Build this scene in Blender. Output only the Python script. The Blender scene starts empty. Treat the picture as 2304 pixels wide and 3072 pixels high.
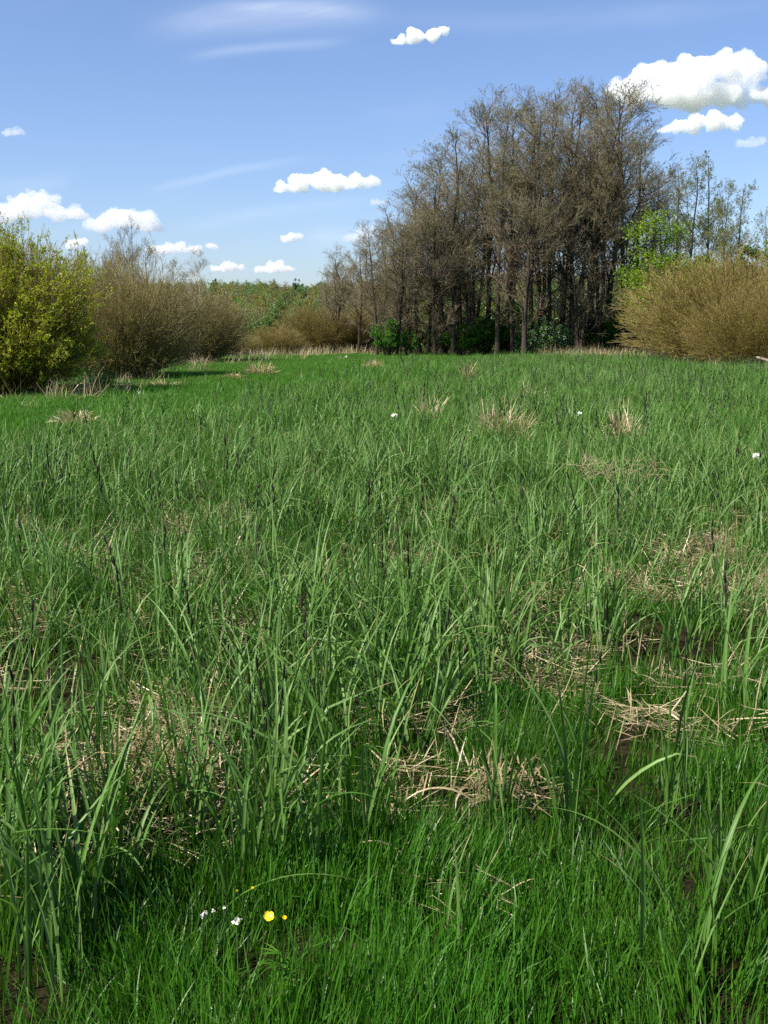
import bpy, math, random
import numpy as np
from mathutils import Vector

rng = np.random.default_rng(7)
random.seed(7)
SC = bpy.context.scene
R = math.radians

# ------------------------------------------------------------------ camera
CAM_H = 1.7
PITCH = R(10.05)
F_PX = 3110.0                       # focal length in pixels of the 2304 x 3072 photograph
cam_data = bpy.data.cameras.new('camera')
cam_data.sensor_fit = 'VERTICAL'
cam_data.sensor_height = 24.0
cam_data.lens = 24.0 * F_PX / 3072.0
cam_data.clip_start = 0.05
cam_data.clip_end = 60000.0
cam = bpy.data.objects.new('camera', cam_data)
SC.collection.objects.link(cam)
cam.location = (0, 0, CAM_H)
cam.rotation_euler = (math.pi / 2 - PITCH, 0, 0)
SC.camera = cam

# ------------------------------------------------------------------ light
SUN_EL, SUN_AZ = R(50), R(-120)     # azimuth from +Y (view direction) towards +X
sun_dir = Vector((math.sin(SUN_AZ) * math.cos(SUN_EL), math.cos(SUN_AZ) * math.cos(SUN_EL), math.sin(SUN_EL)))
sun_data = bpy.data.lights.new('sun', 'SUN')
sun_data.energy = 5.0
sun_data.angle = R(0.53)
sun_data.color = (1.0, 0.95, 0.87)
sun = bpy.data.objects.new('sun', sun_data)
SC.collection.objects.link(sun)
sun.rotation_euler = sun_dir.to_track_quat('Z', 'Y').to_euler()
SC.view_settings.view_transform = 'Standard'
SC.view_settings.look = 'None'
SC.view_settings.exposure = 0.98
SC.view_settings.gamma = 1.0
SC.view_settings.use_curve_mapping = False
SC.cycles.use_denoising = False
SC.cycles.use_adaptive_sampling = False
SC.cycles.max_bounces = 16
SC.cycles.diffuse_bounces = 3
SC.cycles.glossy_bounces = 2
SC.cycles.transmission_bounces = 4
SC.cycles.volume_bounces = 6
SC.cycles.transparent_max_bounces = 16


class NT:
    """small helper to write node trees"""
    def __init__(self, tree):
        self.t = tree
        tree.nodes.clear()

    def n(self, kind, **kw):
        nd = self.t.nodes.new(kind)
        ins = kw.pop('ins', {})
        for k, v in kw.items():
            setattr(nd, k, v)
        for k, v in ins.items():
            s = nd.inputs[k]
            if isinstance(v, bpy.types.NodeSocket):
                self.t.links.new(v, s)
            else:
                s.default_value = v
        return nd

    def m(self, op, a, b=0.0, c=None, clamp=False):
        nd = self.t.nodes.new('ShaderNodeMath')
        nd.operation = op
        nd.use_clamp = clamp
        for i, v in enumerate([a, b] + ([c] if c is not None else [])):
            if isinstance(v, bpy.types.NodeSocket):
                self.t.links.new(v, nd.inputs[i])
            else:
                nd.inputs[i].default_value = v
        return nd.outputs[0]

    def mix(self, f, a, b, blend='MIX'):
        nd = self.t.nodes.new('ShaderNodeMix')
        nd.data_type = 'RGBA'
        nd.blend_type = blend
        for k, v in ((0, f), (6, a), (7, b)):
            if isinstance(v, bpy.types.NodeSocket):
                self.t.links.new(v, nd.inputs[k])
            else:
                nd.inputs[k].default_value = v if k == 0 else (tuple(v) + (1,))[:4]
        return nd.outputs[2]

    def ramp(self, f, a, b, lo=0.0, hi=1.0):
        nd = self.t.nodes.new('ShaderNodeMapRange')
        nd.interpolation_type = 'SMOOTHSTEP'
        self.t.links.new(f, nd.inputs[0])
        for i, v in enumerate((a, b, lo, hi)):
            nd.inputs[i + 1].default_value = v
        return nd.outputs[0]

    def link(self, a, b):
        self.t.links.new(a, b)


# ------------------------------------------------------------------ sky (world), with thin cirrus streaks
world = bpy.data.worlds.new('World')
SC.world = world
world.use_nodes = True
N = NT(world.node_tree)
sky = N.n('ShaderNodeTexSky')
sky.sky_type = 'NISHITA'
sky.sun_disc = False
sky.sun_elevation = SUN_EL
sky.sun_rotation = SUN_AZ
sky.altitude = 200
sky.air_density = 1.0
sky.dust_density = 1.0
sky.ozone_density = 2.0
tc = N.n('ShaderNodeTexCoord')
sep = N.n('ShaderNodeSeparateXYZ', ins={0: tc.outputs['Generated']})
az = N.m('ARCTAN2', sep.outputs[0], sep.outputs[1])
el = N.m('ARCSINE', sep.outputs[2])
warp = N.n('ShaderNodeTexNoise', ins={'Vector': tc.outputs['Generated'], 'Scale': 3.0, 'Detail': 3.0})
wv = N.m('MULTIPLY', N.m('SUBTRACT', warp.outputs[0], 0.5), 0.10)
comb = N.n('ShaderNodeCombineXYZ', ins={0: N.m('MULTIPLY', az, 3.0), 1: N.m('MULTIPLY', N.m('ADD', N.m('SUBTRACT', el, N.m('MULTIPLY', az, 0.16)), wv), 26.0)})
fib = N.n('ShaderNodeTexNoise', ins={'Vector': comb.outputs[0], 'Scale': 1.0, 'Detail': 6.0, 'Roughness': 0.6})
comb2 = N.n('ShaderNodeCombineXYZ', ins={0: N.m('MULTIPLY', az, 2.2), 1: N.m('MULTIPLY', el, 5.0)})
pat = N.n('ShaderNodeTexNoise', ins={'Vector': comb2.outputs[0], 'Scale': 1.6, 'Detail': 2.0})
wisps = N.m('MULTIPLY', N.ramp(fib.outputs[0], 0.42, 0.78), N.ramp(pat.outputs[0], 0.48, 0.68))


def px_az_el(px, py):
    xc, yc = (px - 1152) / F_PX, (1536 - py) / F_PX
    v = Vector((xc, math.cos(PITCH) + yc * math.sin(PITCH), -math.sin(PITCH) + yc * math.cos(PITCH)))
    return math.atan2(v.x, v.y), math.atan2(v.z, math.hypot(v.x, v.y))


def streak(p0, p1, width, amount, soft=0.3):
    a0, e0 = px_az_el(*p0)
    a1, e1 = px_az_el(*p1)
    sl = (e1 - e0) / (a1 - a0)
    d = N.m('SUBTRACT', N.m('SUBTRACT', el, e0), N.m('MULTIPLY', N.m('SUBTRACT', az, a0), sl))
    d = N.m('DIVIDE', N.m('ADD', d, N.m('MULTIPLY', wv, 0.35)), width)
    g = N.m('POWER', 2.718, N.m('MULTIPLY', N.m('MULTIPLY', d, d), -1.0))
    L = a1 - a0
    f0 = N.ramp(az, a0 - L * 0.1, a0 + L * soft)
    f1 = N.ramp(az, a1 - L * soft, a1 + L * 0.1, 1.0, 0.0)
    tex = N.m('ADD', N.m('MULTIPLY', N.ramp(fib.outputs[0], 0.3, 0.75), 0.8), 0.25)
    return N.m('MULTIPLY', N.m('MULTIPLY', N.m('MULTIPLY', g, f0), N.m('MULTIPLY', f1, tex)), amount)


acc = N.m('MULTIPLY', wisps, 0.10)
for args in [((420, 60), (1160, 40), 0.013, 0.26), ((640, 20), (1120, 50), 0.006, 0.16), ((560, 175), (1060, 135), 0.004, 0.15), ((430, 565), (930, 485), 0.0035, 0.15),
             ((500, 685), (1130, 602), 0.006, 0.16), ((-100, 560), (230, 500), 0.008, 0.10), ((1000, 60), (2300, 20), 0.010, 0.07),
             ((900, 720), (1150, 700), 0.010, 0.16)]:
    acc = N.m('ADD', acc, streak(*args))
acc = N.m('MINIMUM', acc, 0.8)
hsv = N.n('ShaderNodeHueSaturation', ins={'Color': sky.outputs[0], 'Saturation': 1.0, 'Value': 1.0})
tinted = N.mix(1.0, hsv.outputs[0], (0.90, 0.965, 1.16), 'MULTIPLY')
# scattering keeps the horizon white only in a thin band
col = N.mix(acc, tinted, (8.2, 8.6, 9.2))
bg = N.n('ShaderNodeBackground', ins={'Color': col, 'Strength': 0.076})
out = N.n('ShaderNodeOutputWorld', ins={'Surface': bg.outputs[0]})


# ------------------------------------------------------------------ projection helpers (pixels of the photo <-> ground)
def ray(px, py):
    xc, yc = (px - 1152) / F_PX, (1536 - py) / F_PX
    return np.array((xc, math.cos(PITCH) + yc * math.sin(PITCH), -math.sin(PITCH) + yc * math.cos(PITCH)))


def ground(px, py):
    d = ray(px, py)
    t = -CAM_H / d[2]
    return float(d[0] * t), float(d[1] * t)


def at(px, py, Y):
    d = ray(px, py)
    t = Y / d[1]
    return float(d[0] * t), float(Y), float(CAM_H + d[2] * t)


def project(x, y, z=0.0):
    cy = y * math.cos(PITCH) - (z - CAM_H) * math.sin(PITCH)
    up = y * math.sin(PITCH) + (z - CAM_H) * math.cos(PITCH)
    cy = np.maximum(cy, 0.01)
    return 1152 + F_PX * x / cy, 1536 - F_PX * up / cy


def smooth(a, b, x):
    t = np.clip((np.asarray(x, float) - a) / (b - a), 0, 1)
    return t * t * (3 - 2 * t)


_ph = rng.uniform(0, 6.28, (12, 2))
_dr = rng.uniform(0, 6.28, 12)


def noise2(x, y, scale, k=0):
    """cheap smooth noise about -1..1"""
    x = np.asarray(x, float) / scale
    y = np.asarray(y, float) / scale
    s = 0
    for i in range(6):
        j = (i + k) % 12
        f = 1.0 + 0.55 * i
        s = s + np.sin(f * (x * math.cos(_dr[j]) + y * math.sin(_dr[j])) + _ph[j, 0] + k) / (1 + 0.4 * i)
    return s / 2.4


def hgt(x, y):
    x = np.asarray(x, float)
    y = np.asarray(y, float)
    h = 0.030 * noise2(x, y, 0.8, 1) + 0.05 * noise2(x, y, 4.0, 5) * smooth(2, 12, np.hypot(x, y))
    hill = 12.5 * smooth(110, 400, y + 0.15 * x) * (1 + 0.12 * noise2(x, y, 90, 3))
    return h + hill


def z0(x, y):
    return float(hgt(x, y))


# ------------------------------------------------------------------ materials
def material(name):
    m = bpy.data.materials.new(name)
    m.use_nodes = True
    return m, NT(m.node_tree)


def leaf_mat(name, c0, c1, tip=None, tip_at=0.85, trans=0.35, gloss=0.05, rough=0.45, patch=None, patch_scale=0.5, base=None, veins=False, rand=0.25):
    m, n = material(name)
    a = n.n('ShaderNodeAttribute', attribute_name='tint')
    al = n.n('ShaderNodeAttribute', attribute_name='along')
    oi = n.n('ShaderNodeObjectInfo')
    f = n.m('ADD', n.m('MULTIPLY', a.outputs[2], 0.7), n.m('MULTIPLY', oi.outputs['Random'], 0.3))
    c = n.mix(f, c0, c1)
    if patch:
        g = n.n('ShaderNodeNewGeometry')
        nz = n.n('ShaderNodeTexNoise', ins={'Vector': g.outputs['Position'], 'Scale': patch_scale, 'Detail': 2.0})
        c = n.mix(n.ramp(nz.outputs[0], 0.4, 0.65), c, patch)
    if base:
        c = n.mix(n.ramp(al.outputs[2], 0.0, 0.28, 1.0, 0.0), c, base)
    if tip:
        s = n.m('GREATER_THAN', a.outputs[2], 0.87)
        c = n.mix(n.m('MULTIPLY', n.ramp(al.outputs[2], tip_at, tip_at + 0.1), s), c, tip)
    c = n.mix(n.m('MULTIPLY', n.m('FRACT', n.m('MULTIPLY', a.outputs[2], 7.31)), rand), c, (0, 0, 0))
    dif = n.n('ShaderNodeBsdfDiffuse', ins={'Color': c})
    tc_ = n.mix(1.0, c, (1.0, 1.25, 0.35), 'MULTIPLY')
    tr = n.n('ShaderNodeBsdfTranslucent', ins={'Color': tc_})
    ms = n.n('ShaderNodeMixShader', ins={0: trans, 1: dif.outputs[0], 2: tr.outputs[0]})
    gl = n.n('ShaderNodeBsdfGlossy', ins={'Color': (1.0, 1.0, 0.9, 1), 'Roughness': rough})
    m2 = n.n('ShaderNodeMixShader', ins={0: gloss, 1: ms.outputs[0], 2: gl.outputs[0]})
    n.n('ShaderNodeOutputMaterial', ins={0: m2.outputs[0]})
    return m


def bark_mat(name, c0, c1, scale=6.0, stretch=4.0, bump=0.3):
    m, n = material(name)
    t = n.n('ShaderNodeTexCoord')
    mp = n.n('ShaderNodeMapping', ins={0: t.outputs['Object']})
    mp.inputs['Scale'].default_value = (stretch, stretch, 1)
    nz = n.n('ShaderNodeTexNoise', ins={'Vector': mp.outputs[0], 'Scale': scale, 'Detail': 4.0, 'Roughness': 0.65})
    a = n.n('ShaderNodeAttribute', attribute_name='tint')
    f = n.m('ADD', n.m('MULTIPLY', n.ramp(nz.outputs[0], 0.35, 0.65), 0.6), n.m('MULTIPLY', a.outputs[2], 0.4))
    c = n.mix(f, c0, c1)
    bp = n.n('ShaderNodeBump', ins={'Height': nz.outputs[0], 'Strength': bump, 'Distance': 0.02})
    d = n.n('ShaderNodeBsdfDiffuse', ins={'Color': c, 'Normal': bp.outputs[0]})
    n.n('ShaderNodeOutputMaterial', ins={0: d.outputs[0]})
    return m


def twig_mat(name, c0, c1):
    m, n = material(name)
    a = n.n('ShaderNodeAttribute', attribute_name='tint')
    oi = n.n('ShaderNodeObjectInfo')
    f = n.m('ADD', n.m('MULTIPLY', a.outputs[2], 0.8), n.m('MULTIPLY', oi.outputs['Random'], 0.2))
    c = n.mix(f, c0, c1)
    d = n.n('ShaderNodeBsdfDiffuse', ins={'Color': c})
    gl = n.n('ShaderNodeBsdfGlossy', ins={'Color': (1, 1, 1, 1), 'Roughness': 0.5})
    ms = n.n('ShaderNodeMixShader', ins={0: 0.04, 1: d.outputs[0], 2: gl.outputs[0]})
    n.n('ShaderNodeOutputMaterial', ins={0: ms.outputs[0]})
    return m


M = {}
M['sedge'] = leaf_mat('sedge_leaf', (0.040, 0.120, 0.010), (0.165, 0.275, 0.078), tip=(0.34, 0.27, 0.12), tip_at=0.80, trans=0.24, gloss=0.016, rough=0.42, base=(0.085, 0.19, 0.02))
M['sedge_far'] = leaf_mat('sedge_leaf_far', (0.040, 0.120, 0.010), (0.165, 0.275, 0.078), tip=(0.34, 0.27, 0.12), tip_at=0.85, trans=0.24, gloss=0.014, rough=0.45, patch=(0.075, 0.185, 0.025), patch_scale=0.22)
M['grass'] = leaf_mat('meadow_grass', (0.016, 0.080, 0.004), (0.090, 0.225, 0.015), tip=(0.25, 0.22, 0.08), tip_at=0.88, trans=0.38, gloss=0.025, patch=(0.055, 0.185, 0.012), patch_scale=0.6)
M['grass_far'] = leaf_mat('meadow_grass_far', (0.045, 0.165, 0.012), (0.105, 0.265, 0.024), tip=(0.30, 0.26, 0.10), tip_at=0.85, trans=0.38, gloss=0.02, patch=(0.085, 0.200, 0.022), patch_scale=0.25)
M['straw'] = leaf_mat('dead_straw', (0.26, 0.185, 0.085), (0.68, 0.55, 0.32), trans=0.2, gloss=0.05, rand=0.5)
M['spike'] = leaf_mat('sedge_spike_brown', (0.010, 0.006, 0.005), (0.030, 0.018, 0.012), trans=0.0, gloss=0.02)
M['stem'] = leaf_mat('sedge_stem', (0.05, 0.12, 0.03), (0.09, 0.17, 0.05), trans=0.1)
M['alder_bark'] = bark_mat('alder_bark', (0.022, 0.017, 0.013), (0.080, 0.064, 0.047))
M['birch_bark'] = bark_mat('birch_bark', (0.42, 0.40, 0.36), (0.75, 0.73, 0.68), scale=3.0)
M['alder_twig'] = twig_mat('alder_twig', (0.095, 0.072, 0.042), (0.27, 0.205, 0.115))
M['bud'] = leaf_mat('alder_bud_leaf', gloss=0.015, c0=(0.12, 0.14, 0.05), c1=(0.22, 0.26, 0.12), trans=0.3)
M['ochre_twig'] = twig_mat('ochre_willow_twig', (0.105, 0.074, 0.018), (0.29, 0.215, 0.058))
M['brown_twig'] = twig_mat('brown_willow_twig', (0.120, 0.095, 0.032), (0.285, 0.230, 0.080))
M['olive_leaf'] = leaf_mat('willow_olive_leaf', gloss=0.015, c0=(0.15, 0.145, 0.025), c1=(0.30, 0.29, 0.055), trans=0.35)
M['lime_leaf'] = leaf_mat('willow_lime_leaf', gloss=0.015, c0=(0.24, 0.28, 0.010), c1=(0.44, 0.47, 0.030), trans=0.45, rand=0.1)
M['lime_leaf2'] = leaf_mat('fresh_lime_leaf', gloss=0.015, c0=(0.13, 0.21, 0.015), c1=(0.26, 0.36, 0.035), trans=0.42)
M['green_leaf'] = leaf_mat('shrub_green_leaf', gloss=0.015, c0=(0.045, 0.140, 0.010), c1=(0.110, 0.280, 0.020), trans=0.4)
M['pale_leaf'] = leaf_mat('pale_green_leaf', gloss=0.015, c0=(0.09, 0.15, 0.04), c1=(0.19, 0.26, 0.085), trans=0.35)
M['dark_leaf'] = leaf_mat('dark_evergreen_needles', (0.010, 0.032, 0.016), (0.022, 0.055, 0.028), trans=0.1)
M['fresh_leaf'] = leaf_mat('fresh_tree_leaf', (0.07, 0.15, 0.025), (0.14, 0.25, 0.05), trans=0.4)
M['rust_leaf'] = leaf_mat('rusty_spring_leaf', (0.13, 0.085, 0.03), (0.24, 0.17, 0.06), trans=0.3)
M['blossom'] = leaf_mat('white_blossom', (0.62, 0.66, 0.55), (0.82, 0.84, 0.78), trans=0.3, rand=0.05)
M['yellow'] = leaf_mat('buttercup_petal', (0.80, 0.62, 0.01), (0.90, 0.72, 0.02), trans=0.25, gloss=0.08, rough=0.2, rand=0.0)
M['white_petal'] = leaf_mat('white_petal', (0.7, 0.62, 0.6), (0.85, 0.82, 0.8), trans=0.3, rand=0.0)
M['dead_wood'] = bark_mat('weathered_dead_wood', (0.13, 0.10, 0.07), (0.30, 0.24, 0.18), scale=5, stretch=1.0)

# ground material
m, n = material('meadow_soil')
g = n.n('ShaderNodeNewGeometry')
n1 = n.n('ShaderNodeTexNoise', ins={'Vector': g.outputs['Position'], 'Scale': 14.0, 'Detail': 6.0, 'Roughness': 0.7})
n2 = n.n('ShaderNodeTexNoise', ins={'Vector': g.outputs['Position'], 'Scale': 0.35, 'Detail': 3.0})
n3 = n.n('ShaderNodeTexNoise', ins={'Vector': g.outputs['Position'], 'Scale': 0.02, 'Detail': 4.0})
soil = n.mix(n.ramp(n1.outputs[0], 0.35, 0.7), (0.008, 0.007, 0.004), (0.035, 0.028, 0.014))
sp = n.n('ShaderNodeSeparateXYZ', ins={0: g.outputs['Position']})
green = n.mix(n.ramp(n2.outputs[0], 0.35, 0.65), (0.035, 0.105, 0.016), (0.06, 0.15, 0.022))
far_green = n.mix(n.ramp(n3.outputs[0], 0.4, 0.6), (0.09, 0.13, 0.045), (0.13, 0.15, 0.075))
c = n.mix(n.ramp(sp.outputs[1], 12.0, 40.0), soil, green)
c = n.mix(n.ramp(sp.outputs[1], 90.0, 150.0), c, far_green)
bp = n.n('ShaderNodeBump', ins={'Height': n1.outputs[0], 'Strength': 0.6, 'Distance': 0.03})
d = n.n('ShaderNodeBsdfDiffuse', ins={'Color': c, 'Normal': bp.outputs[0]})
n.n('ShaderNodeOutputMaterial', ins={0: d.outputs[0]})
M['soil'] = m


# ------------------------------------------------------------------ mesh building
def make_mesh(name, verts, quads, mat, tint=None, along=None, smooth_shade=False):
    verts = np.asarray(verts, np.float32).reshape(-1, 3)
    quads = np.asarray(quads, np.int32).reshape(-1, 4)
    me = bpy.data.meshes.new(name)
    me.vertices.add(len(verts))
    me.vertices.foreach_set('co', verts.ravel())
    me.loops.add(quads.size)
    me.loops.foreach_set('vertex_index', quads.ravel())
    me.polygons.add(len(quads))
    me.polygons.foreach_set('loop_start', np.arange(0, quads.size, 4, dtype=np.int32))
    if smooth_shade:
        me.polygons.foreach_set('use_smooth', np.ones(len(quads), bool))
    me.update(calc_edges=True)
    if tint is not None:
        at_ = me.attributes.new('tint', 'FLOAT', 'POINT')
        at_.data.foreach_set('value', np.asarray(tint, np.float32).ravel())
    if along is not None:
        at_ = me.attributes.new('along', 'FLOAT', 'POINT')
        at_.data.foreach_set('value', np.asarray(along, np.float32).ravel())
    me.materials.append(mat)
    return me


def obj(name, me, parent=None, loc=None):
    o = bpy.data.objects.new(name, me)
    SC.collection.objects.link(o)
    if parent is not None:
        o.parent = parent
    if loc is not None:
        o.location = loc
    return o


def tag(o, label, cat=None, group=None, kind=None):
    o['label'] = label
    if cat:
        o['category'] = cat
    if group:
        o['group'] = group
    if kind:
        o['kind'] = kind
    return o


def thing(name, label, cat, loc, rotz=0.0, group=None, scale=1.0, tilt=(0, 0)):
    e = bpy.data.objects.new(name, None)
    SC.collection.objects.link(e)
    e.empty_display_size = 0.3
    e.location = loc
    e.rotation_euler = (tilt[0], tilt[1], rotz)
    e.scale = (scale,) * 3 if np.isscalar(scale) else scale
    return tag(e, label, cat, group)


def cat_geo(parts):
    """join (verts, quads, tint, along) tuples"""
    V, Q, T, A = [], [], [], []
    off = 0
    for v, q, t, a in parts:
        V.append(v.reshape(-1, 3)); Q.append(q.reshape(-1, 4) + off); T.append(t.ravel()); A.append(a.ravel())
        off += len(V[-1])
    return np.concatenate(V), np.concatenate(Q), np.concatenate(T), np.concatenate(A)


def tubes(P, Rr, sides=3, tint=None):
    """P [N,K,3] centre lines, Rr [N,K] radii -> geometry"""
    Nn, K, _ = P.shape
    T = np.gradient(P, axis=1)
    T /= np.linalg.norm(T, axis=2, keepdims=True) + 1e-9
    ref = np.where(np.abs(T[:, :1, 2:3]) > 0.9, np.array([1.0, 0, 0]), np.array([0, 0, 1.0]))
    ref = np.broadcast_to(ref, T.shape)
    A = np.cross(T, ref)
    A /= np.linalg.norm(A, axis=2, keepdims=True) + 1e-9
    B = np.cross(T, A)
    th = np.arange(sides) / sides * 2 * np.pi
    V = P[:, :, None, :] + Rr[:, :, None, None] * (np.cos(th)[None, None, :, None] * A[:, :, None, :] + np.sin(th)[None, None, :, None] * B[:, :, None, :])
    idx = np.arange(Nn * K * sides).reshape(Nn, K, sides)
    a = idx[:, :-1, :]
    b = np.roll(idx, -1, axis=2)[:, :-1, :]
    c_ = np.roll(idx, -1, axis=2)[:, 1:, :]
    d_ = idx[:, 1:, :]
    Q = np.stack([a, b, c_, d_], -1).reshape(-1, 4)
    if tint is None:
        tint = rng.random(Nn)
    Tt = np.broadcast_to(np.asarray(tint)[:, None, None], (Nn, K, sides)).copy()
    Al = np.broadcast_to(np.linspace(0, 1, K)[None, :, None], (Nn, K, sides)).copy()
    return V.reshape(-1, 3), Q, Tt, Al


def unit(v):
    return v / (np.linalg.norm(v, axis=-1, keepdims=True) + 1e-9)


def spawn(P, n_per, t0, t1, length, angle, up, K=4, wob=0.08, len_fall=0.6, r=None, gen=rng):
    """children paths off parent paths. up: pull of the growing direction towards the sky"""
    Nn, K0, _ = P.shape
    t = gen.uniform(t0, t1, (Nn, n_per))
    f = t * (K0 - 1)
    i = np.clip(f.astype(int), 0, K0 - 2)
    w = (f - i)[..., None]
    ar = np.arange(Nn)[:, None]
    p0 = P[ar, i] * (1 - w) + P[ar, i + 1] * w
    tg = unit(P[ar, i + 1] - P[ar, i])
    rnd = gen.normal(size=tg.shape)
    perp = unit(rnd - (rnd * tg).sum(-1, keepdims=True) * tg)
    ang = angle * gen.uniform(0.7, 1.3, (Nn, n_per, 1))
    d = np.cos(ang) * tg + np.sin(ang) * perp
    L = (length * (1 - len_fall * (t - t0) / max(t1 - t0, 1e-6)) * gen.uniform(0.6, 1.25, t.shape))
    d = d.reshape(-1, 3); p = p0.reshape(-1, 3); L = L.reshape(-1, 1)
    out_ = [p]
    for k in range(K - 1):
        out_.append(out_[-1] + unit(d) * L / (K - 1))
        d = unit(unit(d) + np.array([0, 0, up / (K - 1)]) + gen.normal(scale=wob, size=d.shape))
    return np.stack(out_, 1), t.reshape(-1)


def taper(Nn, K, r0, r1):
    r0 = np.broadcast_to(r0, (Nn,)).astype(float)
    s = np.linspace(0, 1, K)
    return r0[:, None] * (1 - s) + r1 * s


def leaf_quads(p, size, gen=rng, flat=0.3, wide=0.5, tint=None):
    """diamond leaves at p"""
    Nn = len(p)
    d = unit(gen.normal(size=(Nn, 3)) + np.array([0, 0, flat]))
    s = unit(np.cross(d, gen.normal(size=(Nn, 3))))
    sz = size * gen.uniform(0.6, 1.3, (Nn, 1))
    nrm = np.cross(d, s)
    V = np.stack([p, p + d * sz * 0.5 + s * sz * wide * 0.5 + nrm * sz * 0.1, p + d * sz, p + d * sz * 0.5 - s * sz * wide * 0.5 + nrm * sz * 0.1], 1)
    Q = np.arange(Nn * 4).reshape(Nn, 4)
    if tint is None:
        tint = gen.random(Nn)
    T = np.repeat(tint, 4)
    return V.reshape(-1, 3), Q, T, np.full(Nn * 4, 0.5)


def points_on(P, n_, t0=0.2, gen=rng):
    Nn, K, _ = P.shape
    j = gen.integers(0, Nn, n_)
    f = gen.uniform(t0, 1, n_) * (K - 1)
    i = np.clip(f.astype(int), 0, K - 2)
    w = (f - i)[:, None]
    return P[j, i] * (1 - w) + P[j, i + 1] * w


def blades(pos, az_, lean, bend, L, W, K=8, power=1.6, fold=0.22, roll=None, kink=None, gen=rng, tint=None, cross=3):
    """leaf blades as arching ribbons, V-folded along the midrib. all inputs length N"""
    Nn = len(L)
    s = np.linspace(0, 1, K)
    ang = lean[:, None] + bend[:, None] * s[None] ** power
    if kink is not None:
        ks, ka = kink
        ang = ang + ka[:, None] * (s[None] > ks[:, None])
    sm = (ang[:, :-1] + ang[:, 1:]) / 2
    ds = L[:, None] / (K - 1)
    h = np.concatenate([np.zeros((Nn, 1)), np.cumsum(np.sin(sm) * ds, 1)], 1)
    v = np.concatenate([np.zeros((Nn, 1)), np.cumsum(np.cos(sm) * ds, 1)], 1)
    ca, sa = np.cos(az_)[:, None], np.sin(az_)[:, None]
    C = np.stack([pos[:, :1] + h * ca, pos[:, 1:2] + h * sa, pos[:, 2:3] + v], -1)
    side0 = np.stack([-sa + 0 * h, ca + 0 * h, 0 * h], -1)
    nrm = np.stack([np.cos(ang) * ca, np.cos(ang) * sa, -np.sin(ang)], -1)
    if roll is None:
        roll = gen.normal(scale=0.5, size=Nn)
    tw = roll[:, None] * (0.4 + s[None] * gen.uniform(0, 1.6, Nn)[:, None])
    side = side0 * np.cos(tw)[..., None] + nrm * np.sin(tw)[..., None]
    nr = np.cross(side, np.gradient(C, axis=1))
    nr = unit(nr)
    w = W[:, None] * (0.65 + 0.35 * np.minimum(1, s / 0.25)) * np.clip((1 - s) / 0.45, 0.0, 1) ** 0.8
    w = np.maximum(w, W[:, None] * 0.03)[..., None]
    if cross == 3:
        V = np.stack([C - side * w / 2 - nr * w * fold, C, C + side * w / 2 - nr * w * fold], 2)
    else:
        V = np.stack([C - side * w / 2, C + side * w / 2], 2)
    idx = np.arange(Nn * K * cross).reshape(Nn, K, cross)
    Q = np.stack([idx[:, :-1, :-1], idx[:, :-1, 1:], idx[:, 1:, 1:], idx[:, 1:, :-1]], -1).reshape(-1, 4)
    if tint is None:
        tint = gen.random(Nn)
    T = np.broadcast_to(tint[:, None, None], (Nn, K, cross)).copy()
    A = np.broadcast_to(s[None, :, None], (Nn, K, cross)).copy()
    return V.reshape(-1, 3), Q, T, A


# ------------------------------------------------------------------ scatter with geometry nodes (stuff only)
def scatter(name, templates, pos, rot, scl, idx):
    me = bpy.data.meshes.new(name)
    me.vertices.add(len(pos))
    me.vertices.foreach_set('co', np.asarray(pos, np.float32).ravel())
    a = me.attributes.new('rot', 'FLOAT_VECTOR', 'POINT'); a.data.foreach_set('vector', np.asarray(rot, np.float32).ravel())
    a = me.attributes.new('scl', 'FLOAT_VECTOR', 'POINT'); a.data.foreach_set('vector', np.asarray(scl, np.float32).ravel())
    a = me.attributes.new('idx', 'INT', 'POINT'); a.data.foreach_set('value', np.asarray(idx, np.int32).ravel())
    o = obj(name, me)
    ng = bpy.data.node_groups.new(name + '_scatter', 'GeometryNodeTree')
    ng.interface.new_socket('Geometry', in_out='INPUT', socket_type='NodeSocketGeometry')
    ng.interface.new_socket('Geometry', in_out='OUTPUT', socket_type='NodeSocketGeometry')
    gi = ng.nodes.new('NodeGroupInput')
    go = ng.nodes.new('NodeGroupOutput')
    iop = ng.nodes.new('GeometryNodeInstanceOnPoints')
    jg = ng.nodes.new('GeometryNodeJoinGeometry')
    for tm in reversed(templates):
        to = bpy.data.objects.new(name + '_template', tm)
        oi = ng.nodes.new('GeometryNodeObjectInfo')
        oi.inputs['Object'].default_value = to
        g2 = ng.nodes.new('GeometryNodeGeometryToInstance')
        ng.links.new(oi.outputs['Geometry'], g2.inputs[0])
        ng.links.new(g2.outputs[0], jg.inputs[0])

    def attr(nm, ty):
        nd = ng.nodes.new('GeometryNodeInputNamedAttribute')
        nd.data_type = ty
        nd.inputs['Name'].default_value = nm
        return nd.outputs[0]
    ng.links.new(gi.outputs[0], iop.inputs['Points'])
    ng.links.new(jg.outputs[0], iop.inputs['Instance'])
    iop.inputs['Pick Instance'].default_value = True
    ng.links.new(attr('idx', 'INT'), iop.inputs['Instance Index'])
    e2r = ng.nodes.new('FunctionNodeEulerToRotation')
    ng.links.new(attr('rot', 'FLOAT_VECTOR'), e2r.inputs[0])
    ng.links.new(e2r.outputs[0], iop.inputs['Rotation'])
    ng.links.new(attr('scl', 'FLOAT_VECTOR'), iop.inputs['Scale'])
    ng.links.new(iop.outputs[0], go.inputs[0])
    md = o.modifiers.new('scatter', 'NODES')
    md.node_group = ng
    return o


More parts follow.
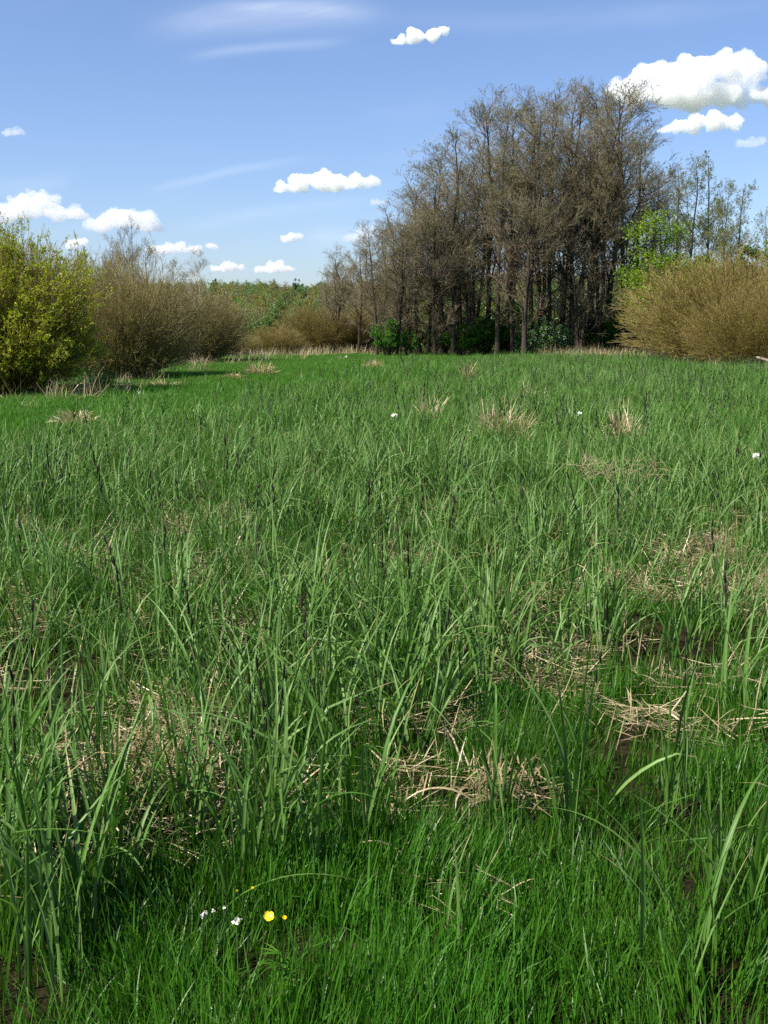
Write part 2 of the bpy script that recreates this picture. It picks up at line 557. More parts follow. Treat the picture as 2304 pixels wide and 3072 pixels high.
def field_points(density_fn, dmax, y0, y1, margin=2.0, gen=rng):
    """random points in the wedge the camera sees (plus a margin), thinned by density_fn (per m2)"""
    w = 0.40 * y1 + margin
    area = (y1 - y0) * 2 * w
    n_ = int(area * dmax)
    x = gen.uniform(-w, w, n_)
    y = gen.uniform(y0, y1, n_)
    keep = np.abs(x) < 0.40 * np.maximum(y, 0) + margin
    x, y = x[keep], y[keep]
    dd = density_fn(x, y)
    keep = gen.random(len(x)) * dmax < dd
    return x[keep], y[keep]


# ------------------------------------------------------------------ zones of the meadow (ground positions)
STRAW = [(430, 2330, 230, 150, 1.0), (440, 2560, 110, 80, .45), (1340, 2400, 190, 150, 1.0), (1200, 2560, 130, 60, .7), (2020, 2240, 200, 80, 1.0),
         (1850, 2060, 280, 70, .7), (2270, 2590, 90, 170, 1.0), (2180, 1760, 200, 110, .9), (700, 1580, 110, 50, .8), (10, 1930, 100, 130, .7),
         (1770, 2680, 140, 60, .5), (560, 2180, 200, 60, .8), (1250, 1700, 80, 30, .5), (1850, 1560, 120, 40, .4), (60, 2600, 100, 150, .35)]
_straw_g = []
for (px, py, rx, ry, s_) in STRAW:
    gx, gy = ground(px, py)
    ax = abs(ground(px + rx, py)[0] - gx)
    ay = abs(ground(px, max(py - ry, 1100))[1] - ground(px, py + ry)[1]) / 2
    _straw_g.append((gx, gy, ax, ay, s_))


def straw_amount(x, y):
    s = np.zeros(np.shape(x))
    wob = 0.38 * noise2(x, y, 0.16, 2) + 0.2 * noise2(x, y, 0.06, 3)
    for gx, gy, ax, ay, k in _straw_g:
        q = np.sqrt(((x - gx) / ax) ** 2 + ((y - gy) / ay) ** 2) + wob
        s = np.maximum(s, k * smooth(1.15, 0.75, q))
    return s


HOLLOWS = [(300, 2860, 60, 80), (690, 2790, 90, 60), (1380, 2520, 110, 60), (2260, 2700, 70, 120), (40, 2680, 60, 60), (180, 2420, 60, 80)]
_hol = [(ground(a, b), abs(ground(a + c, b)[0] - ground(a, b)[0]), abs(ground(a, b - d)[1] - ground(a, b + d)[1]) / 2) for a, b, c, d in HOLLOWS]


def hollow(x, y):
    k = np.ones(np.shape(x))
    for (gx, gy), ax, ay in _hol:
        k = k * (1 - 0.32 * smooth(1.3, 0.6, np.sqrt(((x - gx) / ax) ** 2 + ((y - gy) / ay) ** 2)))
    return k


def sedge_zone(x, y):
    px, py = project(x, y)
    top = np.interp(px, [-900, 0, 200, 420, 640, 760, 1000, 1150, 1350, 1600, 1850, 2100, 2400, 3200],
                    [1480, 1400, 1350, 1300, 1268, 1210, 1180, 1128, 1098, 1080, 1084, 1105, 1125, 1140])
    wig = noise2(x, y, 1.2, 4) * (10 + 0.03 * (py - 985))
    inside = smooth(-8, 22, py - top + wig)
    bot = np.interp(px, [-900, 0, 330, 430, 560, 820, 960, 1300, 1420, 1700, 2300, 3000],
                    [3100, 3100, 3000, 2600, 2580, 2620, 2420, 2340, 2130, 2010, 2000, 2000])
    below = smooth(-60, 60, py - bot + wig)
    d = inside * (1 - 0.90 * below)
    # greener grassy openings
    for (cx, cy, rx, ry, k) in [(1450, 1150, 260, 25, .75), (1150, 1165, 200, 24, .8), (1800, 1250, 260, 18, .45), (900, 1240, 120, 22, .5), (1230, 1105, 200, 14, .9)]:
        q = ((px - cx) / rx) ** 2 + ((py - cy) / ry) ** 2
        d = d * (1 - k * smooth(1.4, 0.5, q))
    return d


# ------------------------------------------------------------------ SETTING: ground
def grid_axis(vals):
    return np.array(sorted(set(vals)))


xs = np.concatenate([-np.geomspace(40, 4000, 26)[::-1], np.linspace(-38, 38, 121), np.geomspace(40, 4000, 26)])
ys = np.concatenate([-np.geomspace(12, 3000, 16)[::-1], np.linspace(-6, 30, 91), np.linspace(31, 110, 50), np.linspace(113, 460, 50), np.geomspace(480, 6000, 20)])
X, Y = np.meshgrid(xs, ys, indexing='ij')
Z = hgt(X, Y)
V = np.stack([X, Y, Z], -1).reshape(-1, 3)
idx = np.arange(len(xs) * len(ys)).reshape(len(xs), len(ys))
Q = np.stack([idx[:-1, :-1], idx[1:, :-1], idx[1:, 1:], idx[:-1, 1:]], -1).reshape(-1, 4)
ground_o = obj('ground', make_mesh('ground', V, Q, M['soil'], smooth_shade=True))
tag(ground_o, 'flat meadow soil rising to a wooded hill far behind', kind='structure')


# ------------------------------------------------------------------ STUFF: sedge, grass, straw
def tuft(gen, nleaf, Lr, Wr, K, cross, spread=0.035, bend_r=(0.1, 2.3), lean_r=(0.02, 0.30), kinkp=0.12):
    a0 = gen.uniform(0, 6.28)
    azs = a0 + gen.integers(0, 3, nleaf) * 2.094 + gen.normal(scale=0.35, size=nleaf)
    pos = np.stack([gen.normal(scale=spread, size=nleaf), gen.normal(scale=spread, size=nleaf), np.full(nleaf, -0.02)], -1)
    L = gen.uniform(*Lr, nleaf)
    W = gen.uniform(*Wr, nleaf)
    lean = gen.uniform(*lean_r, nleaf)
    bend = gen.uniform(bend_r[0], bend_r[1], nleaf) * gen.random(nleaf) ** 0.3
    kk = (gen.uniform(0.45, 0.8, nleaf), np.where(gen.random(nleaf) < kinkp, gen.uniform(0.8, 1.9, nleaf), 0))
    return blades(pos, azs, lean, bend, L, W, K=K, cross=cross, kink=kk, gen=gen, power=1.8)


g_ = np.random.default_rng(11)
T_near = []
for i in range(28):
    v, q, t, a = tuft(g_, 6, (0.42, 0.84), (0.008, 0.0155), 9, 3)
    T_near.append(make_mesh('sedge_leaves_near', v, q, M['sedge'], t, a, True))
T_far = []
for i in range(16):
    v, q, t, a = tuft(g_, 9, (0.40, 0.80), (0.010, 0.018), 6, 2, spread=0.10)
    T_far.append(make_mesh('sedge_leaves_far', v, q, M['sedge_far'], t, a, True))


def scale_field(x, y):
    return 0.86 + 0.20 * noise2(x, y, 1.0, 7)


def upright_rot(n_, gen, tilt=0.10, xy=None):
    a, b = gen.normal(scale=tilt, size=n_), gen.normal(scale=tilt, size=n_)
    if xy is not None:      # neighbouring tufts lean the same way
        a = a + 0.22 * noise2(xy[0], xy[1], 0.7, 2)
        b = b + 0.26 * noise2(xy[0], xy[1], 0.8, 9)
    return np.stack([a, b, gen.uniform(0, 6.28, n_)], -1)


g_ = np.random.default_rng(12)
x, y = field_points(lambda a, b: 64 * hollow(a, b) * sedge_zone(a, b) * (1 - 0.70 * straw_amount(a, b)) * (0.72 + 0.5 * noise2(a, b, 0.35, 3)), 80, 2.2, 13, 1.6, g_)
s = scale_field(x, y) * g_.uniform(0.75, 1.12, len(x))
z = hgt(x, y)
o = scatter('sedge', T_near, np.stack([x, y, z], -1), upright_rot(len(x), g_, xy=(x, y)), np.stack([s, s, s], -1), g_.integers(0, len(T_near), len(x)))
tag(o, 'dense grey green sedge leaves filling the near meadow', 'sedge', kind='stuff')
n_near = len(x)
x, y = field_points(lambda a, b: 36 * sedge_zone(a, b) * (1 - 0.45 * straw_amount(a, b)) * (0.8 + 0.4 * noise2(a, b, 0.9, 3)), 42, 13, 80, 4, g_)
s = scale_field(x, y) * g_.uniform(0.7, 1.05, len(x))
z = hgt(x, y)
o = scatter('sedge', T_far, np.stack([x, y, z], -1), upright_rot(len(x), g_, xy=(x, y)), np.stack([s, s, s], -1), g_.integers(0, len(T_far), len(x)))
tag(o, 'sedge leaves of the distant meadow towards the grove', 'sedge', kind='stuff')
n_far = len(x)

# short grass
g_ = np.random.default_rng(13)


def grass_patch(gen, n_, size, Lr, Wr, K, cross=2):
    pos = np.stack([gen.uniform(-size, size, n_), gen.uniform(-size, size, n_), np.full(n_, -0.01)], -1)
    return blades(pos, gen.uniform(0, 6.28, n_), np.abs(gen.normal(scale=0.22, size=n_)), gen.uniform(0, 1.3, n_) * gen.random(n_), gen.uniform(*Lr, n_) * gen.uniform(0.7, 1, n_), gen.uniform(*Wr, n_), K=K, cross=cross, gen=gen)


G_near = [make_mesh('grass_near', *(lambda r_: (r_[0], r_[1], M['grass'], r_[2], r_[3], True))(grass_patch(g_, 210, 0.16, (0.09, 0.25), (0.0024, 0.0060), 5))) for i in range(10)]
G_far = [make_mesh('grass_far', *(lambda r_: (r_[0], r_[1], M['grass_far'], r_[2], r_[3], True))(grass_patch(g_, 800, 0.55, (0.10, 0.24), (0.006, 0.010), 3))) for i in range(8)]
x, y = field_points(lambda a, b: 50 * hollow(a, b) * (1 - 0.6 * straw_amount(a, b)) * (0.26 + 0.9 * (1 - sedge_zone(a, b))) * (0.85 + 0.3 * noise2(a, b, 0.4, 6)), 56, 1.6, 11, 1.4, g_)
s = g_.uniform(0.8, 1.15, len(x)) * (0.95 + 0.18 * noise2(x, y, 0.5, 8))
o = scatter('grass', G_near, np.stack([x, y, hgt(x, y)], -1), upright_rot(len(x), g_, 0.15), np.stack([s, s, s * g_.uniform(0.7, 1.25, len(x))], -1), g_.integers(0, 10, len(x)))
tag(o, 'short bright green grass between the sedges in front', 'grass', kind='stuff')
n_g = len(x)
x, y = field_points(lambda a, b: 4.6 * (0.75 + 0.5 * noise2(a, b, 1.7, 6)), 6.2, 10, 84, 5, g_)
s = g_.uniform(0.75, 1.1, len(x)) * (0.95 + 0.2 * noise2(x, y, 2.5, 8))
o = scatter('grass', G_far, np.stack([x, y, hgt(x, y)], -1), upright_rot(len(x), g_, 0.02), np.stack([np.ones(len(x)), np.ones(len(x)), s], -1), g_.integers(0, 8, len(x)))
tag(o, 'bright green grass of the distant meadow', 'grass', kind='stuff')

# dead straw thatch
g_ = np.random.default_rng(14)


def straw_patch(gen, n_, size, L, W, standing=0.1):
    pos = np.stack([gen.uniform(-size, size, n_), gen.uniform(-size, size, n_), gen.uniform(0.01, 0.10, n_)], -1)
    st = gen.random(n_) < standing
    lean = np.where(st, gen.uniform(0.1, 0.7, n_), gen.uniform(1.25, 1.62, n_))
    main = 0.0
    azs = np.where(gen.random(n_) < 0.65, main + gen.normal(scale=0.35, size=n_) + np.where(gen.random(n_) < 0.5, np.pi, 0), gen.uniform(0, 6.28, n_))
    kk = (gen.uniform(0.3, 0.8, n_), np.where(gen.random(n_) < 0.35, gen.uniform(-0.5, 1.2, n_), 0))
    return blades(pos, azs, lean, gen.uniform(-0.15, 0.35, n_), gen.uniform(*L, n_), gen.uniform(*W, n_), K=5, cross=2, gen=gen, kink=kk)


S_near = [make_mesh('straw_near', *(lambda r_: (r_[0], r_[1], M['straw'], r_[2], r_[3], False))(straw_patch(g_, 60, 0.13, (0.06, 0.20), (0.002, 0.0055)))) for i in range(10)]
S_up = [make_mesh('straw_up', *(lambda r_: (r_[0], r_[1], M['straw'], r_[2], r_[3], False))(straw_patch(g_, 6, 0.10, (0.12, 0.36), (0.0025, 0.007), 0.7))) for i in range(8)]
x, y = field_points(lambda a, b: 80 * straw_amount(a, b) * (0.6 + 0.8 * noise2(a, b, 0.2, 5)) + 6.0 * sedge_zone(a, b), 90, 1.8, 22, 1.6, g_)
rot = np.stack([g_.normal(scale=0.12, size=len(x)), g_.normal(scale=0.12, size=len(x)), g_.normal(scale=0.7, size=len(x)) + 1.2 * noise2(x, y, 0.5, 9)], -1)
s = g_.uniform(0.8, 1.2, len(x))
o = scatter('dead_straw', S_near, np.stack([x, y, hgt(x, y) + 0.02 * g_.random(len(x)) + 0.05 * straw_amount(x, y) * g_.random(len(x))], -1), rot, np.stack([s, s, s], -1), g_.integers(0, 10, len(x)))
tag(o, 'flattened tan dead sedge straw lying between the green clumps', 'straw', kind='stuff')
x, y = field_points(lambda a, b: 10 * straw_amount(a, b) * sedge_zone(a, b) + 2.6 * sedge_zone(a, b), 16, 1.8, 40, 1.6, g_)
s = g_.uniform(0.7, 1.2, len(x))
o = scatter('dead_straw', S_up, np.stack([x, y, hgt(x, y)], -1), upright_rot(len(x), g_, 0.1), np.stack([s, s, s], -1), g_.integers(0, 8, len(x)))
tag(o, 'broken upright dead sedge leaves and stalks among the green', 'straw', kind='stuff')


# dark flower spikes of the sedge
def spike_geo(gen, h, n_sp=3):
    parts = []
    K = 7
    lean = gen.uniform(-0.15, 0.15, 2)
    s_ = np.linspace(0, 1, K)
    P = np.stack([lean[0] * s_ ** 2 * h, lean[1] * s_ ** 2 * h, s_ * h], -1)[None]
    stem = tubes(P, np.full((1, K), 0.0016), 3, np.array([0.5]))
    sp = []
    for k in range(n_sp):
        f = 1 - 0.085 * k - 0.02
        base = P[0, -1] * f
        L = gen.uniform(0.035, 0.06)
        d = unit(np.array([gen.normal(scale=0.07), gen.normal(scale=0.07), 1.0]))
        ss = np.linspace(0, 1, 6)
        PP = (base + d * (ss[:, None] * L))[None]
        rr = (0.0042 * np.sin(np.pi * np.clip(ss * 0.92 + 0.06, 0, 1)) ** 0.7)[None]
        sp.append(tubes(PP, rr, 5, np.array([gen.random()])))
    return stem, sp


g_ = np.random.default_rng(15)
K_t = []
for i in range(8):
    st, sp = spike_geo(g_, g_.uniform(0.5, 0.72), 3 if i % 2 else 4)
    v, q, t, a = cat_geo([st] + sp)
    me = make_mesh('sedge_spikes', v, q, M['stem'], t, a, True)
    me.materials.append(M['spike'])
    mi = np.ones(len(q), np.int32); mi[:len(st[1])] = 0
    me.polygons.foreach_set('material_index', mi)
    K_t.append(me)
x, y = field_points(lambda a, b: 3.0 * sedge_zone(a, b) * np.clip(0.5 + 0.9 * noise2(a, b, 1.5, 10), 0.1, 1.2), 4.8, 3.2, 45, 1.6, g_)
s = g_.uniform(0.9, 1.3, len(x))
o = scatter('sedge_flower_spikes', K_t, np.stack([x, y, hgt(x, y)], -1), upright_rot(len(x), g_, 0.12), np.stack([s * (1 + 0.03 * np.clip(y, 0, 30))] * 2 + [s], -1), g_.integers(0, 8, len(x)))
tag(o, 'blackish brown flower spikes standing among the sedge leaves', 'flower spikes', kind='stuff')

# ------------------------------------------------------------------ trees
def alder_geo(seed, H=16.0, trunks=1, crown0=0.22, spread=1.0, dens=1.0, buds=2600, lean=0.0, leafsize=0.055, budlow=0.5):
    gen = np.random.default_rng(seed)
    K = 12
    s_ = np.linspace(0, 1, K)
    P = []
    for k in range(trunks):
        a = gen.uniform(0, 6.28)
        ln = lean * gen.uniform(0.6, 1.3) if trunks > 1 or lean else 0.0
        wob = np.cumsum(gen.normal(scale=0.14, size=(K, 2)), 0) * s_[:, None]
        hh = H * (1.0 if k == 0 else gen.uniform(0.75, 0.97))
        P.append(np.stack([wob[:, 0] + math.cos(a) * ln * hh * s_ ** 0.8, wob[:, 1] + math.sin(a) * ln * hh * s_ ** 0.8, s_ * hh - 0.1], -1))
    P = np.stack(P)
    r0 = 0.155 / trunks ** 0.4
    TR = r0 * (1 - s_) ** 0.75 + 0.015
    TR = np.broadcast_to(TR, (trunks, K)).copy()
    TR[:, 0] *= 1.35
    trunk = tubes(P, TR, 8)
    # two or three co-dominant leaders leave the trunk at mid height
    fk, tf = spawn(P, 2 if trunks < 3 else 1, 0.12, 0.50, 0.56 * H, R(15), 0.22, K=K, wob=0.04, len_fall=0.35, gen=gen)
    fk[:, :, 2] = np.minimum(fk[:, :, 2], H * 0.97)
    trunk = cat_geo([trunk, tubes(fk, taper(len(fk), K, 0.062, 0.010), 6)])
    A_, t_a = spawn(P, int(46 * dens / trunks ** 0.6), crown0 * 0.30, 0.98, 3.9 * spread, R(50), 0.45, K=7, wob=0.03, len_fall=0.0, gen=gen)
    B_, t_b = spawn(fk, int(16 * dens), 0.02, 0.98, 2.6 * spread, R(46), 0.42, K=7, wob=0.03, len_fall=0.0, gen=gen)
    limbs = np.concatenate([A_, B_]); tl = np.concatenate([t_a, t_b])
    zr = limbs[:, 0, 2] / H
    prof = np.interp(zr, [0.05, 0.2, 0.45, 0.7, 0.88, 1.0], [0.80, 1.0, 1.0, 0.78, 0.48, 0.18])
    limbs = limbs[:, :1] + (limbs - limbs[:, :1]) * prof[:, None, None]
    tl = np.clip(zr, 0, 1)
    low = limbs[:, 0, 2]
    limb_r = np.clip(0.048 * (1 - tl * 0.65), 0.016, 0.05)
    lt = tubes(limbs, taper(len(limbs), 7, limb_r, 0.008), 4)
    sec, t2 = spawn(limbs, 6, 0.12, 1.0, 1.30, R(32), 0.32, K=4, wob=0.04, len_fall=0.45, gen=gen)
    st = tubes(sec, taper(len(sec), 4, 0.0105, 0.005), 3)
    ter, t3 = spawn(sec, 4, 0.12, 1.0, 0.70, R(33), 0.22, K=3, wob=0.04, len_fall=0.3, gen=gen)
    tt = tubes(ter, taper(len(ter), 3, 0.0075, 0.004), 3)
    tw, t4 = spawn(ter, 2, 0.1, 1.0, 0.46, R(34), 0.2, K=2, wob=0.05, gen=gen)
    wt = tubes(tw, taper(len(tw), 2, 0.0060, 0.004), 3)
    bp_ = points_on(tw, buds * 2, 0.4, gen)
    bp_ = bp_[gen.random(len(bp_)) < smooth(budlow - 0.25, budlow + 0.3, bp_[:, 2] / H)]
    b = leaf_quads(bp_, leafsize, gen, wide=0.6)
    return trunk, lt, cat_geo([st, tt, wt]), b


def mk(name, geo, mat, sm=False):
    return make_mesh(name, geo[0], geo[1], mat, geo[2], geo[3], sm)


ALD = []
for i, (tr, c0, sprd, dn, bd, ln) in enumerate([(1, 0.26, 1.0, .80, 6500, 0.02), (1, 0.20, 0.9, .80, 6500, 0.03), (2, 0.30, 0.95, .85, 6500, 0.07), (1, 0.25, 1.05, .75, 6000, 0.03), (3, 0.22, 0.9, .9, 7000, 0.09)]):
    a, b, c_, d_ = alder_geo(100 + i, trunks=tr, crown0=c0, spread=sprd, dens=dn, buds=bd, lean=ln)
    ALD.append([('trunk', mk('alder_trunk', a, M['alder_bark'], True)), ('branches', mk('alder_branches', b, M['alder_bark'])), ('twigs', mk('alder_twigs', c_, M['alder_twig'])), ('buds', mk('alder_buds', d_, M['bud']))])
# airy half-leafed trees standing behind
AIRY = []
for i in range(2):
    a, b, c_, d_ = alder_geo(140 + i, trunks=1, crown0=0.35, spread=0.75, dens=0.62, buds=5000, leafsize=0.11, budlow=0.3)
    AIRY.append([('trunk', mk('airy_trunk', a, M['alder_bark'], True)), ('branches', mk('airy_branches', b, M['alder_bark'])), ('twigs', mk('airy_twigs', c_, M['alder_twig'])), ('leaves', mk('airy_leaves', d_, M['pale_leaf']))])


def plant(name, parts, label, cat, loc, rotz, group, scale, tilt=(0, 0), skip=()):
    e = thing(name, label, cat, loc, rotz, group, scale, tilt)
    for nm, me in parts:
        if nm in skip:
            continue
        p = obj(nm, me, e)
        if nm in ('leaves', 'buds', 'twigs', 'foliage', 'blossom', 'stems', 'branches'):
            p['kind'] = 'stuff'
    return e


def place(parts, name, cat, px, top, D, label, group=None, H0=16.0, wide=1.0, tilt=(0, 0), base_py=None):
    x, yy, zt = at(px, top, D)
    zb = z0(x, D)
    s = (zt - zb) / H0
    return plant(name, parts, label, cat, (x, D, zb), rng.uniform(0, 6.28), group, (s * wide, s * wide, s), tilt)


GROVE = 'bare alders of the grove'
inner = 'slender bare alder crowded in the middle of the grove'
alders = [  # px, top, distance, variant, wide, tilt, label
    (1090, 720, 74, 1, .9, 0, 'small bare alder on the low shoulder where the grove begins'),
    (1150, 690, 70, 0, .9, 0, 'grey bare alder second from the low end of the grove'),
    (1215, 590, 69, 4, .85, 0, 'several stemmed bare alder rising above the low shoulder of the grove'),
    (1262, 570, 66, 1, .9, .02, 'slim alder between the several stemmed and the forked alder'),
    (1285, 520, 65, 2, .9, -.02, 'dark forked alder whose two trunks reach the grass at the grove edge'),
    (1330, 470, 70, 0, 1., 0, 'bare alder on the rising slope of the grove outline'),
    (1385, 420, 69, 1, 1., 0, 'bare alder just below the first tall crown of the grove'),
    (1430, 400, 73, 4, .9, 0, 'several stemmed alder just behind the first tall crown of the grove'),
    (1478, 318, 68, 0, 1.05, 0, 'tall alder forming the first rounded summit of the grove'),
    (1505, 345, 64, 3, .9, .03, 'tall pale trunked alder before the first summit of the grove'),
    (1551, 430, 64, 1, .7, .01, 'thin straight alder standing beside the thick dark trunk'),
    (1590, 330, 62.5, 3, 1.0, .015, 'thick dark trunked alder at the front edge of the grove'),
    (1640, 300, 70, 2, .95, .0, 'forked tall alder just behind the thick dark trunk'),
    (1668, 345, 66, 1, .9, -.03, 'tall alder leaning towards the thick dark trunk'),
    (1705, 290, 72, 0, 1., 0, 'tall alder whose thin top rises in the middle of the grove skyline'),
    (1733, 310, 67, 3, .9, 0, 'straight dark alder directly before the white blossom'),
    (1762, 300, 65, 4, .8, -.02, 'several stemmed alder crossing the white blossom behind'),
    (1790, 285, 70, 1, 1., .02, 'tall alder next to the summit crown under the large cloud'),
    (1818, 300, 66, 2, .95, .03, 'pair of dark leaning alder trunks close to the ochre willow'),
    (1845, 290, 71, 0, 1.1, .0, 'tallest alder with its crown just under the large cloud'),
    (1893, 355, 70, 3, 1.05, .02, 'broad alder on the falling side of the grove behind the lime tree'),
    (1938, 430, 74, 1, 1.15, .0, 'bare alder behind the fresh lime green tree'),
    (1985, 520, 77, 0, 1.1, .0, 'last low alder where the grove falls to the thin trees'),
    (1400, 620, 82, 1, 1.2, 0, None), (1540, 560, 84, 0, 1.2, 0, None), (1690, 560, 86, 1, 1.2, 0, None), (1830, 560, 84, 0, 1.2, 0, None), (1010, 790, 84, 0, .9, 0, 'low greyish alder at the far tip of the grove beside the hill view'),
    (1050, 750, 80, 4, .8, 0, 'bushy bare tree second at the far tip of the grove'),
    (1175, 800, 67, 4, .8, 0, 'low dense brown alder before the shoulder of the grove'),
    (1235, 780, 65, 2, 1., 0, 'low brown alder at the edge behind the bright green bush'),
    (1000, 800, 68, 2, 1., 0, 'lowest bare alder at the start of the grove above the ochre willows'),
    (1075, 745, 66, 0, .9, 0, 'bare alder with a pointed top on the first rise of the grove'),
    (1130, 690, 64, 3, .9, 0, 'bare alder on the first rise behind the brown willow'),
    (1190, 640, 63, 2, .8, 0, 'bare alder just before the several stemmed one on the shoulder'),
    (1310, 540, 63, 1, .8, 0, 'bare alder close behind the dark forked alder'),
    (1365, 480, 64, 0, .8, 0, 'bare alder filling the slope below the first tall crown'),
    (1548, 335, 68, 1, .9, 0, 'tall alder filling the dip between the first summit and the thick dark trunk'),
    (1610, 310, 66, 0, .9, 0, 'tall alder rising close behind the thick dark trunk'),
    (1340, 760, 67, 4, 1., 0, None), (1420, 740, 66, 2, 1., 0, None),
]
for px, top, D, v, wd, tl, lab in alders:
    g = GROVE if lab is None else GROVE
    place(ALD[v], 'alder_tree', 'tree', px, top, D, lab or inner, g, wide=wd * (1.45 if px < 1400 else 1.18), tilt=(0, tl))
thin = 'thin trees behind the grove'
for px, top, D, v, lab in [(2040, 500, 108, 0, 'thin half leafed tree nearest to the falling side of the grove'), (2085, 478, 110, 1, 'thin green tinged tree with the densest spring leaves'),
                           (2140, 470, 112, 0, 'tall thin tree with a straight bare tip beside the green tinged one'), (2180, 560, 106, 1, 'short thin tree between two taller thin ones'),
                           (2225, 545, 104, 0, 'lone slim bare tree standing apart above the bushes'), (2300, 640, 100, 1, 'low thin tree cut off by the picture edge')]:
    place(AIRY[v], 'thin_tree', 'tree', px, top, D, lab, thin, wide=0.85)


# leafy trees and shrubs
def leafy_geo(seed, H, Rw, n_stem, n_leaf, leaf, base_r=0.3, crown=0.15, jit=0.05):
    gen = np.random.default_rng(seed)
    nst = n_stem
    th = gen.uniform(0, 6.28, nst)
    rr = np.sqrt(gen.random(nst))
    tip = np.stack([np.cos(th) * rr * Rw * 0.8, np.sin(th) * rr * Rw * 0.8, H * (0.95 - 0.42 * rr ** 2) * gen.uniform(0.75, 1.0, nst)], -1)
    base = np.stack([np.cos(th) * rr * base_r, np.sin(th) * rr * base_r, np.full(nst, -0.05)], -1)
    mid = base * 0.5 + tip * 0.5 + np.stack([np.zeros(nst), np.zeros(nst), H * 0.12 * np.ones(nst)], -1)
    K = 7
    s_ = np.linspace(0, 1, K)[None, :, None]
    P = (1 - s_) ** 2 * base[:, None] + 2 * s_ * (1 - s_) * mid[:, None] + s_ ** 2 * tip[:, None]
    P = P + gen.normal(scale=0.05 * Rw / 2, size=P.shape) * s_
    stems = tubes(P, taper(nst, K, 0.012 * H, 0.008), 5)
    sec, _ = spawn(P, 8, max(crown, 0.05), 1.0, 0.42 * Rw, R(50), 0.3, K=4, wob=0.15, len_fall=0.45, gen=gen)
    ter, _ = spawn(sec, 5, 0.2, 1.0, 0.20 * Rw, R(45), 0.2, K=3, wob=0.15, gen=gen)
    tw = cat_geo([tubes(sec, taper(len(sec), 4, 0.010, 0.005), 3), tubes(ter, taper(len(ter), 3, 0.006, 0.004), 3)])
    p = points_on(ter, n_leaf, 0.1, gen) + gen.normal(scale=jit, size=(n_leaf, 3))
    lv = leaf_quads(p, leaf, gen, wide=0.7)
    return stems, tw, lv


def leafy_parts(seed, H, Rw, n_stem, n_leaf, leaf, mat, twig='alder_twig', blossom=0, **kw):
    a, b, l = leafy_geo(seed, H, Rw, n_stem, n_leaf, leaf, **kw)
    parts = [('trunk', mk('leafy_stems', a, M['alder_bark'])), ('twigs', mk('leafy_twigs', b, M[twig])), ('leaves', mk('leafy_leaves', l, mat))]
    if blossom:
        gen = np.random.default_rng(seed + 5)
        pp = l[0].reshape(-1, 4, 3)[gen.integers(0, n_leaf, blossom), 0]
        bl = leaf_quads(pp + gen.normal(scale=0.04, size=pp.shape), leaf * 0.9, gen, wide=0.9)
        parts.append(('blossom', mk('blossom', bl, M['blossom'])))
    return parts


SHRUB_G = leafy_parts(201, 4.0, 2.0, 14, 9000, 0.10, M['green_leaf'])
SHRUB_B = leafy_parts(202, 5.0, 2.0, 14, 6000, 0.10, M['green_leaf'], blossom=1500)
TREE_B = leafy_parts(207, 9.0, 2.6, 8, 5000, 0.10, M['pale_leaf'], blossom=3000, crown=0.3)
TREE_LIME = leafy_parts(203, 9.0, 2.3, 9, 16000, 0.11, M['lime_leaf2'], crown=0.2, jit=0.28)
TREE_PALE = leafy_parts(204, 8.0, 2.5, 7, 12000, 0.12, M['pale_leaf'], crown=0.2, jit=0.1)
TREE_GREEN = leafy_parts(205, 8.0, 3.0, 8, 12000, 0.20, M['fresh_leaf'], crown=0.15, jit=0.2)
TREE_DARK = leafy_parts(206, 8.0, 3.0, 8, 11000, 0.22, M['dark_leaf'], crown=0.15, jit=0.2)
TREE_RUST = leafy_parts(208, 8.0, 3.0, 8, 6000, 0.18, M['rust_leaf'], crown=0.15, jit=0.2)

ug = 'green undergrowth shrubs in the grove'
for px, top, D, wd, par, lab in [
    (1165, 940, 62.5, .75, SHRUB_G, 'bright green leafy bush at the shady meadow edge below the brown alders'),
    (1225, 975, 63.5, .6, SHRUB_G, 'smaller bright green bush beside the forked alder'),
    (1385, 955, 65, 1., SHRUB_G, 'dark green leafy bush behind the front alder trunks'),
    (1450, 930, 66, 1., SHRUB_G, 'green undergrowth bush under the first grove summit'),
    (1530, 880, 67, 1., SHRUB_G, 'tall green bush just behind the thick dark trunk'),
    (1575, 960, 64.5, .8, SHRUB_B, 'green bush with few white flowers at the foot of the thick trunk'),
    (1655, 940, 64.5, 1., SHRUB_B, 'white flecked green bush between thick trunk and paired trunks'),
    (1710, 960, 66, .9, SHRUB_B, 'blossoming bush low behind the paired alder trunks'),
    (1800, 930, 69, 1., SHRUB_G, 'green bush behind the paired alder trunks near the willow'),
    (1880, 880, 70, 1.1, SHRUB_G, 'green bush peeping over the slope of the ochre willow'),
    (1300, 950, 72, 1., SHRUB_G, 'green bush deep in shade behind the forked alder')]:
    place(par, 'green_shrub', 'shrub', px, top, D, lab, ug, H0=4.0 if par is SHRUB_G else 5.0, wide=wd * 1.4)
place(TREE_B, 'blossoming_tree', 'tree', 1690, 740, 74, 'white blossoming tree seen through the alder trunks', H0=9.0, wide=.95)
place(TREE_B, 'blossoming_tree', 'tree', 1790, 800, 78, 'second white blossoming tree deeper in the grove', H0=9.0, wide=.9)
place(TREE_LIME, 'lime_green_tree', 'tree', 1995, 595, 60, 'fresh lime green tree between the alders and the ochre willow', H0=9.0, wide=1.35)
place(TREE_LIME, 'lime_green_tree', 'tree', 2100, 800, 58, 'low lime green tree rising just above the ochre willow', H0=9.0, wide=1.2)
place(TREE_PALE, 'pale_green_tree', 'tree', 2230, 690, 62, 'pale green bushy tree behind the ochre willow crown', H0=8.0, wide=1.2)
